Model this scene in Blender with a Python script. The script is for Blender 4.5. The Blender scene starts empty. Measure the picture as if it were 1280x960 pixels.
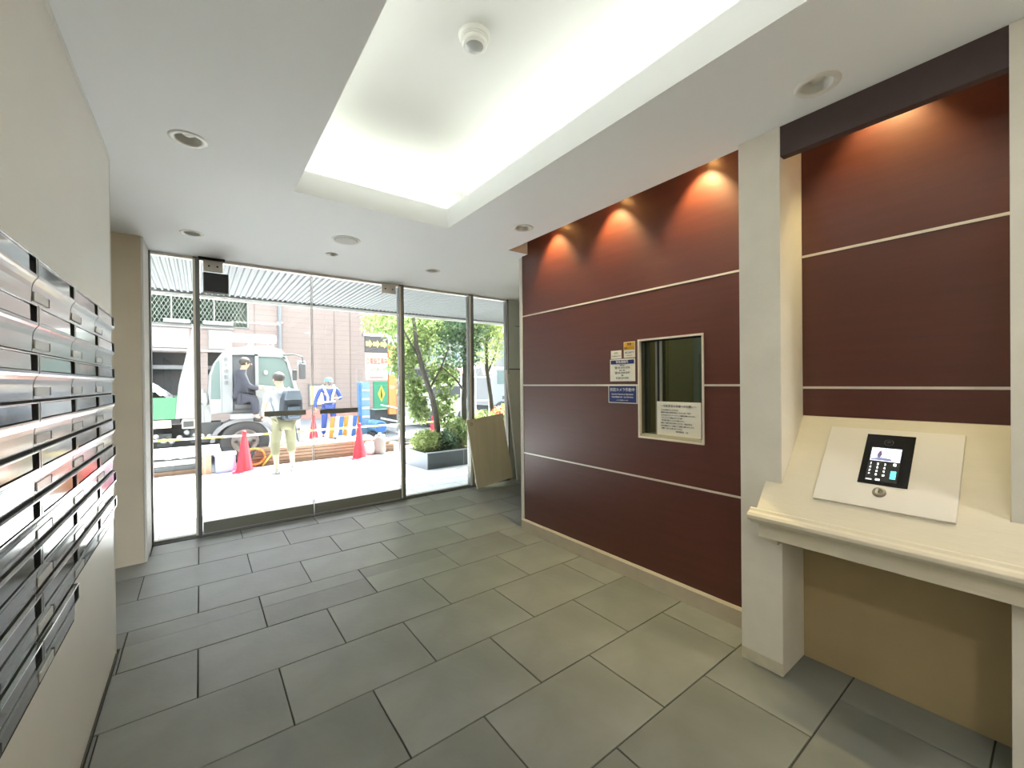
import bpy, bmesh, math, random
from mathutils import Matrix, Vector
random.seed(7)
S = bpy.context.scene
COL = S.collection
R = math.radians

# ------------------------------------------------------------------ camera, world, sun, exposure
cam = bpy.data.cameras.new('camera'); cam.sensor_width = 36; cam.lens = 520.07*36/1280; cam.clip_start = .02; cam.clip_end = 400
co = bpy.data.objects.new('camera', cam); COL.objects.link(co); S.camera = co
B = Matrix(((1,0,0),(0,0,-1),(0,1,0)))
M3 = Matrix.Rotation(R(-36.865),3,'Z') @ Matrix.Rotation(R(-.264),3,'X') @ B @ Matrix.Rotation(R(-.576),3,'Z')
co.matrix_world = Matrix.Translation((0,0,1.32)) @ M3.to_4x4()

w = bpy.data.worlds.new('sky'); S.world = w; w.use_nodes = True
nt = w.node_tree; nt.nodes.clear()
sky = nt.nodes.new('ShaderNodeTexSky'); sky.sky_type = 'NISHITA'; sky.sun_disc = False
sky.sun_elevation = R(60); sky.sun_rotation = R(37); sky.air_density = 1.3; sky.dust_density = 3.0; sky.ozone_density = .6
hs = nt.nodes.new('ShaderNodeHueSaturation'); hs.inputs['Saturation'].default_value = .5
bg = nt.nodes.new('ShaderNodeBackground'); bg.inputs['Strength'].default_value = .2
wo = nt.nodes.new('ShaderNodeOutputWorld')
nt.links.new(sky.outputs[0], hs.inputs['Color']); nt.links.new(hs.outputs[0], bg.inputs[0]); nt.links.new(bg.outputs[0], wo.inputs[0])
sun = bpy.data.lights.new('sun', 'SUN'); sun.energy = 7.2; sun.angle = R(1.0); sun.color = (1,.98,.94)
so = bpy.data.objects.new('sun', sun); COL.objects.link(so)
so.rotation_euler = Vector((.35,.47,1)).to_track_quat('Z','Y').to_euler()
S.view_settings.view_transform = 'Standard'; S.view_settings.look = 'None'
S.view_settings.gamma = 1; S.view_settings.use_curve_mapping = False
S.view_settings.exposure = 2.97

# ------------------------------------------------------------------ materials
def lin(c):
    if isinstance(c, str): c = [int(c[i:i+2],16)/255 for i in (0,2,4)]
    return tuple((x/12.92 if x <= .04045 else ((x+.055)/1.055)**2.4) for x in c) + (1,)
MATS = {}
def mat(name, col, rough=.5, metal=0, var=0, scale=8, bump=0, bscale=60, emit=None, estr=0, coat=0, spec=.5, stretch=None, col2=None, detail=4):
    if name in MATS: return MATS[name]
    m = bpy.data.materials.new(name); m.use_nodes = True; n = m.node_tree.nodes; L = m.node_tree.links
    p = n['Principled BSDF']; c = lin(col)
    p.inputs['Base Color'].default_value = c; p.inputs['Roughness'].default_value = rough; p.inputs['Metallic'].default_value = metal
    p.inputs['Specular IOR Level'].default_value = spec
    if coat: p.inputs['Coat Weight'].default_value = coat; p.inputs['Coat Roughness'].default_value = .3 if name == 'maroon_laminate' else .12
    if var or bump:
        tc = n.new('ShaderNodeTexCoord'); mp = n.new('ShaderNodeMapping'); L.new(tc.outputs['Object'], mp.inputs[0])
        if stretch: mp.inputs['Scale'].default_value = stretch
    if var:
        t = n.new('ShaderNodeTexNoise'); t.inputs['Scale'].default_value = scale; t.inputs['Detail'].default_value = detail
        L.new(mp.outputs[0], t.inputs['Vector'])
        r = n.new('ShaderNodeValToRGB'); r.color_ramp.elements[0].position = .3; r.color_ramp.elements[1].position = .7
        c2 = lin(col2) if col2 else tuple(x*(1-var) for x in c[:3])+(1,)
        r.color_ramp.elements[0].color = c2; r.color_ramp.elements[1].color = tuple(min(1,x*(1+(0 if col2 else var))) for x in c[:3])+(1,)
        L.new(t.outputs['Fac'], r.inputs[0]); L.new(r.outputs[0], p.inputs['Base Color'])
    if bump:
        t2 = n.new('ShaderNodeTexNoise'); t2.inputs['Scale'].default_value = bscale; t2.inputs['Detail'].default_value = 6
        L.new(mp.outputs[0], t2.inputs['Vector'])
        b = n.new('ShaderNodeBump'); b.inputs['Strength'].default_value = bump; b.inputs['Distance'].default_value = .01
        L.new(t2.outputs['Fac'], b.inputs['Height']); L.new(b.outputs[0], p.inputs['Normal'])
    if emit: p.inputs['Emission Color'].default_value = lin(emit); p.inputs['Emission Strength'].default_value = estr
    MATS[name] = m; return m
def slate():
    m = bpy.data.materials.new('slate'); m.use_nodes = True; n = m.node_tree.nodes; L = m.node_tree.links; p = n['Principled BSDF']
    tc = n.new('ShaderNodeTexCoord'); oi = n.new('ShaderNodeObjectInfo')
    a = n.new('ShaderNodeTexNoise'); a.inputs['Scale'].default_value = 2.2; a.inputs['Detail'].default_value = 7; a.inputs['Distortion'].default_value = .6
    f = n.new('ShaderNodeTexNoise'); f.inputs['Scale'].default_value = 28; f.inputs['Detail'].default_value = 6
    L.new(tc.outputs['Object'], a.inputs[0]); L.new(tc.outputs['Object'], f.inputs[0])
    r = n.new('ShaderNodeValToRGB'); r.color_ramp.elements[0].position = .32; r.color_ramp.elements[1].position = .68
    r.color_ramp.elements[0].color = lin('7b7e78'); r.color_ramp.elements[1].color = lin('91938e')
    L.new(a.outputs['Fac'], r.inputs[0])
    mr = n.new('ShaderNodeMapRange'); mr.inputs['To Min'].default_value = .86; mr.inputs['To Max'].default_value = 1.1
    L.new(oi.outputs['Random'], mr.inputs[0])
    mx = n.new('ShaderNodeVectorMath'); mx.operation = 'SCALE'; L.new(r.outputs[0], mx.inputs[0]); L.new(mr.outputs[0], mx.inputs['Scale'])
    L.new(mx.outputs[0], p.inputs['Base Color'])
    rr = n.new('ShaderNodeMapRange'); rr.inputs['To Min'].default_value = .3; rr.inputs['To Max'].default_value = .5
    L.new(a.outputs['Fac'], rr.inputs[0]); L.new(rr.outputs[0], p.inputs['Roughness'])
    ad = n.new('ShaderNodeMath'); ad.inputs[1].default_value = .35; ad.operation = 'MULTIPLY_ADD'; L.new(f.outputs['Fac'], ad.inputs[0]); L.new(a.outputs['Fac'], ad.inputs[2])
    b = n.new('ShaderNodeBump'); b.inputs['Strength'].default_value = .25; b.inputs['Distance'].default_value = .012
    L.new(ad.outputs[0], b.inputs['Height']); L.new(b.outputs[0], p.inputs['Normal'])
    return m
def glass(name, tint=(1,1,1), gloss=.9, rough=0.0):
    m = bpy.data.materials.new(name); m.use_nodes = True; n = m.node_tree.nodes; L = m.node_tree.links
    n.remove(n['Principled BSDF']); o = n['Material Output']
    t = n.new('ShaderNodeBsdfTransparent'); t.inputs[0].default_value = tint+(1,)
    g = n.new('ShaderNodeBsdfGlossy'); g.inputs['Roughness'].default_value = rough; g.inputs[0].default_value = (gloss,gloss,gloss,1)
    fr = n.new('ShaderNodeFresnel'); fr.inputs[0].default_value = 1.45
    mx = n.new('ShaderNodeMixShader'); L.new(fr.outputs[0], mx.inputs[0]); L.new(t.outputs[0], mx.inputs[1]); L.new(g.outputs[0], mx.inputs[2]); L.new(mx.outputs[0], o.inputs[0])
    return m
def leafmat(name, c1, c2):
    m = bpy.data.materials.new(name); m.use_nodes = True; n = m.node_tree.nodes; L = m.node_tree.links
    n.remove(n['Principled BSDF']); o = n['Material Output']
    tc = n.new('ShaderNodeTexCoord'); t = n.new('ShaderNodeTexNoise'); t.inputs['Scale'].default_value = 9; L.new(tc.outputs['Object'], t.inputs[0])
    r = n.new('ShaderNodeValToRGB'); r.color_ramp.elements[0].position = .35; r.color_ramp.elements[1].position = .65
    r.color_ramp.elements[0].color = lin(c1); r.color_ramp.elements[1].color = lin(c2); L.new(t.outputs['Fac'], r.inputs[0])
    d = n.new('ShaderNodeBsdfDiffuse'); tr = n.new('ShaderNodeBsdfTranslucent'); mx = n.new('ShaderNodeMixShader'); mx.inputs[0].default_value = .45
    L.new(r.outputs[0], d.inputs[0]); L.new(r.outputs[0], tr.inputs[0]); L.new(d.outputs[0], mx.inputs[1]); L.new(tr.outputs[0], mx.inputs[2]); L.new(mx.outputs[0], o.inputs[0])
    return m
def facade(name, c1, c2, h=.25, wd=1.2):
    m = bpy.data.materials.new(name); m.use_nodes = True; n = m.node_tree.nodes; L = m.node_tree.links; p = n['Principled BSDF']
    tc = n.new('ShaderNodeTexCoord'); sp = n.new('ShaderNodeSeparateXYZ'); cb = n.new('ShaderNodeCombineXYZ')
    L.new(tc.outputs['Object'], sp.inputs[0]); L.new(sp.outputs[0], cb.inputs[0]); L.new(sp.outputs[2], cb.inputs[1])
    b = n.new('ShaderNodeTexBrick'); L.new(cb.outputs[0], b.inputs['Vector']); b.inputs['Scale'].default_value = 1
    b.inputs['Brick Width'].default_value = wd; b.inputs['Row Height'].default_value = h; b.inputs['Mortar Size'].default_value = .012
    b.inputs['Color1'].default_value = lin(c1); b.inputs['Color2'].default_value = lin(c1); b.inputs['Mortar'].default_value = lin(c2)
    L.new(b.outputs[0], p.inputs['Base Color']); p.inputs['Roughness'].default_value = .7
    return m
m_white = mat('white_paint', 'e4e4e0', .7, var=.015, scale=2)
m_ceil = mat('ceiling_paint', 'eef0f1', .8, bump=.03, bscale=200)
m_beige = mat('beige_wall', 'ebe8de', .35, var=.02, scale=2, bump=.04, bscale=150, coat=.15)
m_beige2 = mat('beige_stone', 'ebe6da', .55, var=.05, scale=5, bump=.12, bscale=45)
m_stone = mat('travertine', 'e2dac6', .5, var=.07, scale=4, bump=.15, bscale=40, stretch=(1,.35,1.6))
m_pilc = mat('tan_plaster', 'd3c7b0', .6, var=.04, scale=3, bump=.05, bscale=80)
m_brown = mat('maroon_laminate', '59291f', .42, coat=.45, var=.10, scale=30, stretch=(1,.06,1.2), bump=.04, bscale=120)
m_dark = mat('dark_header', '4a3b3b', .6, var=.05, scale=20)
m_trim = mat('satin_aluminium', 'e6dfd6', .35, .25)
m_steel = mat('brushed_steel', 'b9bbba', .3, .9)
m_steeld = mat('dark_steel', '6c6f70', .35, .8)
m_mail = mat('mailbox_steel', 'a3a4a4', .17, .95, var=.02, scale=3, bump=.02, bscale=14, stretch=(1,.2,1))
m_mailf = mat('mailbox_flap', 'a2a3a3', .1, .9, bump=.05, bscale=9)
m_black = mat('black_plastic', '17181a', .35)
m_gap = mat('dark_gap', '1d1d1e', .8)
m_grout = mat('grout', '45453f', .9)
m_slate = slate()
m_base = mat('stone_skirting', 'bab19f', .45, var=.06, scale=9)
m_glass = glass('clear_glass', (.96,.98,.97))
m_glass2 = glass('tinted_glass', (.62,.68,.64), .95)
m_lamp = mat('tube_glow', 'ffffff', .5, emit='f8fdf4', estr=1.75)
m_warm = mat('warm_lamp', 'ffd9a0', .5, emit='ffc070', estr=12)
m_refl = mat('lamp_reflector', 'd8d8d2', .4)
m_ring = mat('lamp_ring', 'dddcd6', .45)

# ------------------------------------------------------------------ geometry helpers
ORG = {}
class MB:
    def __init__(s): s.b = bmesh.new()
    def _t(s, vs, M):
        if M is not None: bmesh.ops.transform(s.b, matrix=M, verts=vs)
    def box(s, x0,x1,y0,y1,z0,z1, M=None):
        vs = [s.b.verts.new(p) for p in ((x0,y0,z0),(x1,y0,z0),(x1,y1,z0),(x0,y1,z0),(x0,y0,z1),(x1,y0,z1),(x1,y1,z1),(x0,y1,z1))]
        for f in ((0,3,2,1),(4,5,6,7),(0,1,5,4),(1,2,6,5),(2,3,7,6),(3,0,4,7)): s.b.faces.new([vs[i] for i in f])
        s._t(vs, M); return s
    def prism(s, prof, axis, a0, a1, M=None):   # prof: list of 2d points; axis 'x': (y,z), 'y': (x,z), 'z': (x,y)
        def P(q,a): return {'x':(a,q[0],q[1]),'y':(q[0],a,q[1]),'z':(q[0],q[1],a)}[axis]
        A = [s.b.verts.new(P(q,a0)) for q in prof]; C = [s.b.verts.new(P(q,a1)) for q in prof]; n = len(prof)
        s.b.faces.new(A); s.b.faces.new(C[::-1])
        for i in range(n): s.b.faces.new([A[i],C[i],C[(i+1)%n],A[(i+1)%n]])
        s._t(A+C, M); return s
    def lathe(s, prof, n=24, M=None):            # prof: (r,z)
        rings = []
        allv = []
        for r,z in prof:
            if r < 1e-5: v = [s.b.verts.new((0,0,z))]
            else: v = [s.b.verts.new((r*math.cos(2*math.pi*i/n), r*math.sin(2*math.pi*i/n), z)) for i in range(n)]
            rings.append(v); allv += v
        for a,c in zip(rings, rings[1:]):
            for i in range(n):
                j = (i+1)%n
                q = [a[i%len(a)], a[j%len(a)], c[j%len(c)], c[i%len(c)]]
                u = []
                for x in q:
                    if x not in u: u.append(x)
                if len(u) > 2: s.b.faces.new(u)
        s._t(allv, M); return s
    def tube(s, pts, r, n=8, M=None):
        pts = [Vector(p) for p in pts]; rs = r if isinstance(r,(list,tuple)) else [r]*len(pts); rings = []; allv = []
        for i,p in enumerate(pts):
            d = (pts[min(i+1,len(pts)-1)]-pts[max(i-1,0)]).normalized()
            u = d.orthogonal().normalized() if i == 0 else (u - d*u.dot(d)).normalized()
            v = d.cross(u)
            ring = [s.b.verts.new(p+(u*math.cos(2*math.pi*k/n)+v*math.sin(2*math.pi*k/n))*rs[i]) for k in range(n)]
            rings.append(ring); allv += ring
        for a,c in zip(rings,rings[1:]):
            for i in range(n): s.b.faces.new([a[i],a[(i+1)%n],c[(i+1)%n],c[i]])
        s.b.faces.new(rings[0][::-1]); s.b.faces.new(rings[-1]); s._t(allv, M); return s
    def ell(s, c, r, n=16, M=None):
        q = bmesh.ops.create_uvsphere(s.b, u_segments=n, v_segments=max(6,n//2), radius=1)['verts']
        bmesh.ops.transform(s.b, matrix=Matrix.Translation(c) @ Matrix.Diagonal((*(r if isinstance(r,tuple) else (r,r,r)),1)), verts=q); s._t(q,M); return s
    def slab(s, axis, us, vs, holes, w0, w1):    # grid slab with rectangular holes; shared walls only at hole edges
        us = sorted(set(us)|{h[0] for h in holes}|{h[1] for h in holes}); vs = sorted(set(vs)|{h[2] for h in holes}|{h[3] for h in holes})
        nu, nv = len(us)-1, len(vs)-1
        def solid(i,j):
            if not (0<=i<nu and 0<=j<nv): return False
            cu, cv = (us[i]+us[i+1])/2, (vs[j]+vs[j+1])/2
            return not any(h[0]<cu<h[1] and h[2]<cv<h[3] for h in holes)
        V = {}
        def P(i,j,k):
            if (i,j,k) not in V:
                u,v,ww = us[i],vs[j],(w0,w1)[k]
                V[i,j,k] = s.b.verts.new({'z':(u,v,ww),'x':(ww,u,v),'y':(u,ww,v)}[axis])
            return V[i,j,k]
        for i in range(nu):
            for j in range(nv):
                if not solid(i,j): continue
                s.b.faces.new([P(i,j,0),P(i,j+1,0),P(i+1,j+1,0),P(i+1,j,0)]); s.b.faces.new([P(i,j,1),P(i+1,j,1),P(i+1,j+1,1),P(i,j+1,1)])
                for di,dj,a,c in ((-1,0,(i,j),(i,j+1)),(1,0,(i+1,j),(i+1,j+1)),(0,-1,(i,j),(i+1,j)),(0,1,(i,j+1),(i+1,j+1))):
                    if not solid(i+di,j+dj): s.b.faces.new([P(*a,0),P(*c,0),P(*c,1),P(*a,1)])
        return s
    def build(s, name, m, parent=None, smooth=False, bev=0, kind=None, label=None):
        bmesh.ops.recalc_face_normals(s.b, faces=s.b.faces)
        me = bpy.data.meshes.new(name); 
        if smooth:
            for f in s.b.faces: f.smooth = True
        o0 = ORG.get(parent.name, Vector((0,0,0))) if parent else Vector((0,0,0))
        if o0.length: bmesh.ops.translate(s.b, vec=-o0, verts=s.b.verts)
        s.b.to_mesh(me); s.b.free()
        for x in (m if isinstance(m,(list,tuple)) else [m]): me.materials.append(x)
        o = bpy.data.objects.new(name, me); COL.objects.link(o)
        if parent: o.parent = parent
        ORG[o.name] = o0.copy()
        if bev:
            md = o.modifiers.new('bevel','BEVEL'); md.width = bev; md.segments = 2; md.limit_method = 'ANGLE'; md.angle_limit = R(40)
        if smooth == 'auto' or (smooth and bev): pass
        if kind: o['kind'] = kind
        if label: o['label'] = label
        return o
def tag(o, label, cat, group=None):
    o['label'] = label; o['category'] = cat
    if group: o['group'] = group
    return o
def thing(name, label, cat, loc=(0,0,0), group=None):
    o = bpy.data.objects.new(name, None); COL.objects.link(o); o.location = loc; o.empty_display_size = .1
    ORG[o.name] = Vector(loc); return tag(o, label, cat, group)
def bx(name, m, d, parent=None, **k): return MB().box(*d).build(name, m, parent, **k)
def dup(o, loc, label, parent=None, rotz=None):
    c = o.copy(); COL.objects.link(c); c.location = loc; ORG[c.name] = Vector(loc)
    if label: c['label'] = label
    if rotz is not None: c.rotation_euler.z = rotz
    def kids(src, dst):
        for ch in [x for x in COL.objects if x.parent == src]:
            q = ch.copy(); COL.objects.link(q); q.parent = dst; kids(ch, q)
    kids(o, c); return c
def text(s, size, M, m, parent, name='lettering', ext=.0004, align='CENTER', sx=1.0, shear=0):
    cu = bpy.data.curves.new(name,'FONT'); cu.body = s; cu.size = size; cu.align_x = align; cu.align_y = 'CENTER'; cu.extrude = ext; cu.resolution_u = 2
    o = bpy.data.objects.new(name, cu); COL.objects.link(o); dg = bpy.context.evaluated_depsgraph_get()
    me = bpy.data.meshes.new_from_object(o.evaluated_get(dg)); bpy.data.objects.remove(o)
    o0 = ORG.get(parent.name, Vector((0,0,0)))
    me.transform(Matrix.Translation(-o0) @ M @ Matrix.Diagonal((sx,1,1,1))); me.materials.clear(); me.materials.append(m)
    q = bpy.data.objects.new(name, me); COL.objects.link(q); q.parent = parent; ORG[q.name] = o0.copy(); return q
def frameM(org, x, y):
    x = Vector(x).normalized(); y = Vector(y).normalized(); z = x.cross(y)
    return Matrix.Translation(org) @ Matrix((x,y,z)).transposed().to_4x4()
def WR(y, z, off=0): return frameM((2.306-off, y, z), (0,-1,0), (0,0,1))     # on the right wall, reading towards +X
def st(o): o['kind'] = 'structure'; return o

ZC = 2.435
# ------------------------------------------------------------------ floor
fl = st(bx('floor', m_grout, (-1.1,3.7,-1.7,4.56,-.06,-.006)))
n_t = 0
y0, th, tw = 1.387, .4095, .604
def clip_tile(a,b,c,d):
    regs = [(-.336,2.31,-1.6,2.86),(-1.0,3.6,2.86,4.55)]
    for (ra,rb,rc,rd) in regs:
        A,Bb,Cc,D = max(a,ra),min(b,rb),max(c,rc),min(d,rd)
        if Bb-A > .008 and D-Cc > .02: yield A,Bb,Cc,D
tiles = {}
for k in range(-8, 8):
    off = -.022 if k % 2 == 0 else .280
    for j in range(-3, 8):
        a = off + tw*j
        for (A,Bb,Cc,D) in clip_tile(a+.003, a+tw-.003, y0+th*k+.003, y0+th*(k+1)-.003):
            key = (round(Bb-A,4), round(D-Cc,4)); cx, cy = (A+Bb)/2, (Cc+D)/2
            if key not in tiles:
                o = MB().box(-key[0]/2,key[0]/2,-key[1]/2,key[1]/2,-.012,0).build('floor_tile', m_slate, fl, bev=.0015); tiles[key] = o
            else:
                o = tiles[key].copy(); COL.objects.link(o); o.parent = fl
            o.location = (cx, cy, random.uniform(-.0012,.0004))

# ------------------------------------------------------------------ walls
wl = st(bx('wall_left', m_beige, (-.62,-.344,-1.6,2.80,0,ZC)))
bx('wall_edge_trim', m_white, (-.344,-.338,-1.6,2.80,2.415,2.435), wl)
bx('corner_bead', m_white, (-.36,-.342,2.795,2.803,0,ZC), wl)
bx('wall_foot', mat('dusty_joint','55544e',.8), (-.344,-.338,-1.6,2.80,0,.012), wl)
st(bx('wall_back', m_beige2, (-.62,2.5,-1.72,-1.6,0,ZC)))
st(bx('wall_alcove', m_pilc, (-1.12,-1.0,2.7,4.6,0,ZC)))
tp = st(bx('wall_pier', m_pilc, (-1.0,-.344,4.13,4.62,0,ZC)))
bx('jamb_lining', m_white, (-.3435,-.330,4.14,4.60,0,ZC), tp)

# right wall with the reception opening
HOLE = (1.25,1.682,.955,1.583)
wr = st(MB().slab('x',[-1.6,2.91],[0,2.62],[HOLE],2.314,2.42).build('wall_right', m_pilc))
def panel(y0,y1,z0,z1):
    h = (HOLE[0],HOLE[1],max(z0,HOLE[2]),min(z1,HOLE[3]))
    hs_ = [h] if (h[3]-h[2] > .01 and y0 < HOLE[0] and y1 > HOLE[1]) else []
    if hs_:
        us, vs = [y0,y1],[z0,z1]
        MB().slab('x',us,vs,hs_,2.306,2.314).build('wall_panel', m_brown, wr)
    else: bx('wall_panel', m_brown, (2.306,2.314,y0,y1,z0,z1), wr, bev=.001)
zs = [.100,.690,1.291,1.902,2.60]
for a,b_ in zip(zs,zs[1:]): panel(.933,2.908,a+(.006 if a>.2 else 0),b_-.006)
for z in zs[1:4]:
    if HOLE[2] < z < HOLE[3]:
        bx('joint_strip', m_trim, (2.3035,2.312,.933,HOLE[0]-.006,z-.0055,z+.0055), wr); bx('joint_strip', m_trim, (2.3035,2.312,HOLE[1]+.006,2.908,z-.0055,z+.0055), wr)
    else: bx('joint_strip', m_trim, (2.3035,2.312,.933,2.908,z-.0055,z+.0055), wr)
for a,b_ in ((1.148,1.275),(1.285,1.896),(1.908,2.60)): bx('wall_panel', m_brown, (2.306,2.314,.107,.757,a,b_), wr)
for z in (1.280,1.902): bx('joint_strip', m_trim, (2.3035,2.312,.107,.757,z-.0055,z+.0055), wr)
bx('corner_bead', m_white, (2.300,2.325,2.908,2.945,0,2.42), wr)
st(MB().prism([(2.306,0),(2.306,.10),(2.299,.10),(2.288,.088),(2.285,0)],'y',.933,2.93).build('baseboard_right', m_base))
st(bx('wall_recess', mat('recess_shaded_tan','b3a17a',.65,var=.05,scale=4,bump=.06,bscale=90), (2.298,2.313,.107,.757,0,1.0)))  # tan plaster with the shade under the counter put into its colour
# lobby beyond the brown wall
st(bx('wall_far_side', m_pilc, (2.42,3.75,2.80,2.91,0,2.6)))
st(bx('wall_end', m_pilc, (3.62,3.75,2.91,4.62,0,ZC)))

# pillars
def pillar(y0,y1,label):
    p = thing('pillar', label, 'pillar', (2.18,(y0+y1)/2,0))
    MB().box(2.054,2.304,y0,y1,.0,ZC-.001).build('shaft', m_beige2, p, bev=.002)
    bx('foot_skirting', mat('scuffed_base','d0c9b4',.7,var=.08,scale=20), (2.0525,2.06,y0+.001,y1-.001,.0,.055), p)
    return p
pillar(.757,.933,'beige square pillar between brown panelled wall and intercom counter')
pillar(-.07,.107,'beige square pillar at the right edge of the picture')
st(bx('trim_header', m_dark, (2.060,2.10,.107,.757,2.303,ZC)))

# ------------------------------------------------------------------ ceiling
DL = [(-.031,2.385),(-.035,3.845),(1.865,3.78),(1.885,2.36),(1.885,.565)]
COVE = (.448,1.443,-.9,2.68); SLOT = (2.098,2.34,.934,2.83); SLOT2 = (2.10,2.34,.107,.757)
holes = [COVE, SLOT, SLOT2] + [(x-.05,x+.05,y-.05,y+.05) for x,y in DL]
ce = st(MB().slab('z',[-1.12,3.75],[-1.72,4.62],holes,ZC,ZC+.14).build('ceiling', m_ceil))
c = MB()
cx0,cx1,cy0,cy1 = COVE[0]-.28,COVE[1]+.28,COVE[2]-.28,COVE[3]+.28
c.box(cx0,cx1,cy0,cy1,2.85,2.89)
for d in ((cx0-.03,cx0,cy0,cy1),(cx1,cx1+.03,cy0,cy1),(cx0,cx1,cy0-.03,cy0),(cx0,cx1,cy1,cy1+.03)): c.box(*d,2.575,2.87)
c.build('cove_recess', m_white, ce)
c = MB(); c.box(2.05,2.42,.85,2.95,2.62,2.66).box(2.05,2.06,.85,2.95,2.57,2.63).box(2.05,2.42,.85,.86,2.57,2.63).box(2.05,2.42,2.90,2.92,2.57,2.63)
c.box(2.05,2.42,.0,.80,2.62,2.66).box(2.05,2.06,.0,.8,2.57,2.63)
c.build('slot_lining', mat('slot_paint','e8dfc8',.7), ce)
# cove tubes on the ledge
def tube_light(x,y,L,ax,label):
    t = thing('cove_tube_light', label, 'light', (x,y,2.576), 'fluorescent tubes hidden on the ceiling cove ledge')
    d = Vector((1,0,0)) if ax == 'x' else Vector((0,1,0)); c0 = Vector((x,y,2.605))
    MB().tube([c0-d*L/2, c0+d*L/2], .013, 10).build('tube', m_lamp, t, smooth=True)
    h = (L/2,.025) if ax == 'x' else (.025,L/2)
    bx('batten', m_white, (x-h[0],x+h[0],y-h[1],y+h[1],2.576,2.588), t)
k = 0
LL = 'slim tube light on the cove ledge'
yy = COVE[3]+.12-.58
while yy > COVE[2]:
    k += 1; tube_light(COVE[0]-.20, yy, 1.14, 'y', LL+', mailbox side, %s from the entrance' % ('first','second','third','fourth')[k-1]); tube_light(COVE[1]+.20, yy, 1.14, 'y', LL+', brown wall side, %s from the entrance' % ('first','second','third','fourth')[k-1]); yy -= 1.16
tube_light((COVE[0]+COVE[1])/2, COVE[3]+.20, 1.14, 'x', LL+', entrance end'); tube_light((COVE[0]+COVE[1])/2, COVE[2]-.14, .9, 'x', LL+', inner end')

# downlights
def downlight(x,y,label):
    t = thing('ceiling_downlight', label, 'downlight', (x,y,ZC), 'round ceiling downlights')
    T = Matrix.Translation((x,y,ZC))
    MB().lathe([(.049,.0),(.052,-.004),(.068,-.0045),(.0735,-.001),(.074,.0),(.074,.003),(.048,.003)],32,T).build('trim_ring', m_ring, t, smooth=True)
    MB().lathe([(.050,.001),(.048,.008),(.042,.020),(.03,.030),(.0,.034)],32,T).build('reflector', m_refl, t, smooth=True)
    MB().ell((x,y,ZC+.026),(.024,.024,.014),12).build('bulb', mat('frosted_bulb','e6e3da',.3), t, smooth=True)
for (x,y),l in zip(DL, ('unlit round downlight in left ceiling strip, nearer of the two','unlit round downlight in left ceiling strip, nearer the entrance glass',
    'small round downlight near the entrance doors, right side','round downlight beside the corner of the brown wall','large-looking round downlight above the pillar and dark header')):
    downlight(x,y,l)
def fill_downlight(x,y,label,e):  # added fixture behind the camera, there only to brighten the interior
    t = thing('fill_downlight', label, 'downlight', (x,y,ZC), 'added fill downlights behind the camera')
    T = Matrix.Translation((x,y,ZC))
    MB().lathe([(.062,-.002),(.075,-.006),(.080,-.001),(.080,0),(.062,0)],32,T).build('trim_ring', m_ring, t, smooth=True)
    MB().lathe([(0,-.004),(.061,-.004),(.062,-.001)],32,T).build('diffuser', mat('fill_diffuser','ffffff',.5,emit='fff6ea',estr=6), t, smooth=True)
    l = bpy.data.lights.new('fill_downlight','SPOT'); l.energy = e; l.color = (1,.95,.88); l.spot_size = R(165); l.spot_blend = .6; l.shadow_soft_size = .06
    lo = bpy.data.objects.new('beam', l); COL.objects.link(lo); lo.parent = t; lo.location = (0,0,-.03)
for x,y,l_ in ((-.03,-.75,'added fill downlight behind the camera, by the mailbox wall'),(1.885,-.75,'added fill downlight behind the camera, by the counter side')): fill_downlight(x,y,l_,5)
t = thing('ceiling_speaker','flat grey round ceiling speaker in front of the entrance glass','speaker',(.92,3.355,ZC))
T = Matrix.Translation((.92,3.355,ZC))
MB().lathe([(.0,-.008),(.07,-.008),(.085,-.006),(.088,-.001),(.088,0),(0,0)],32,T).build('grille', mat('speaker_grey','b5b5b0',.6,var=.05,scale=300), t, smooth=True)
MB().lathe([(.088,-.001),(.092,-.006),(.103,-.005),(.106,0),(.088,0)],32,T).build('rim', m_ring, t, smooth=True)
t = thing('sprinkler_head','tiny white sprinkler cover on ceiling by the entrance glass','sprinkler',(.92,3.79,ZC))
T = Matrix.Translation((.92,3.79,ZC))
MB().lathe([(0,-.016),(.02,-.016),(.022,-.010),(.045,-.006),(.05,0),(0,0)],24,T).build('cover', m_ring, t, smooth=True)
t = thing('smoke_detector','white round detector with lens in the lit ceiling cove','detector',(.985,1.565,2.85))
T = Matrix.Translation((.985,1.565,2.85))
MB().lathe([(0,-.018),(.062,-.018),(.068,-.010),(.070,0),(0,0)],36,T).build('base', m_ring, t, smooth=True, bev=.001)
MB().lathe([(0,-.05),(.05,-.05),(.056,-.044),(.056,-.030),(.052,-.028),(.052,-.024),(.058,-.022),(.058,-.018),(0,-.018)],36,T).build('body', m_ring, t, smooth=True, bev=.001)
MB().lathe([(0,-.056),(.02,-.055),(.038,-.0505),(.042,-.049),(0,-.049)],36,T).build('lens', mat('grey_lens','a8a9a6',.25), t, smooth=True)

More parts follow.
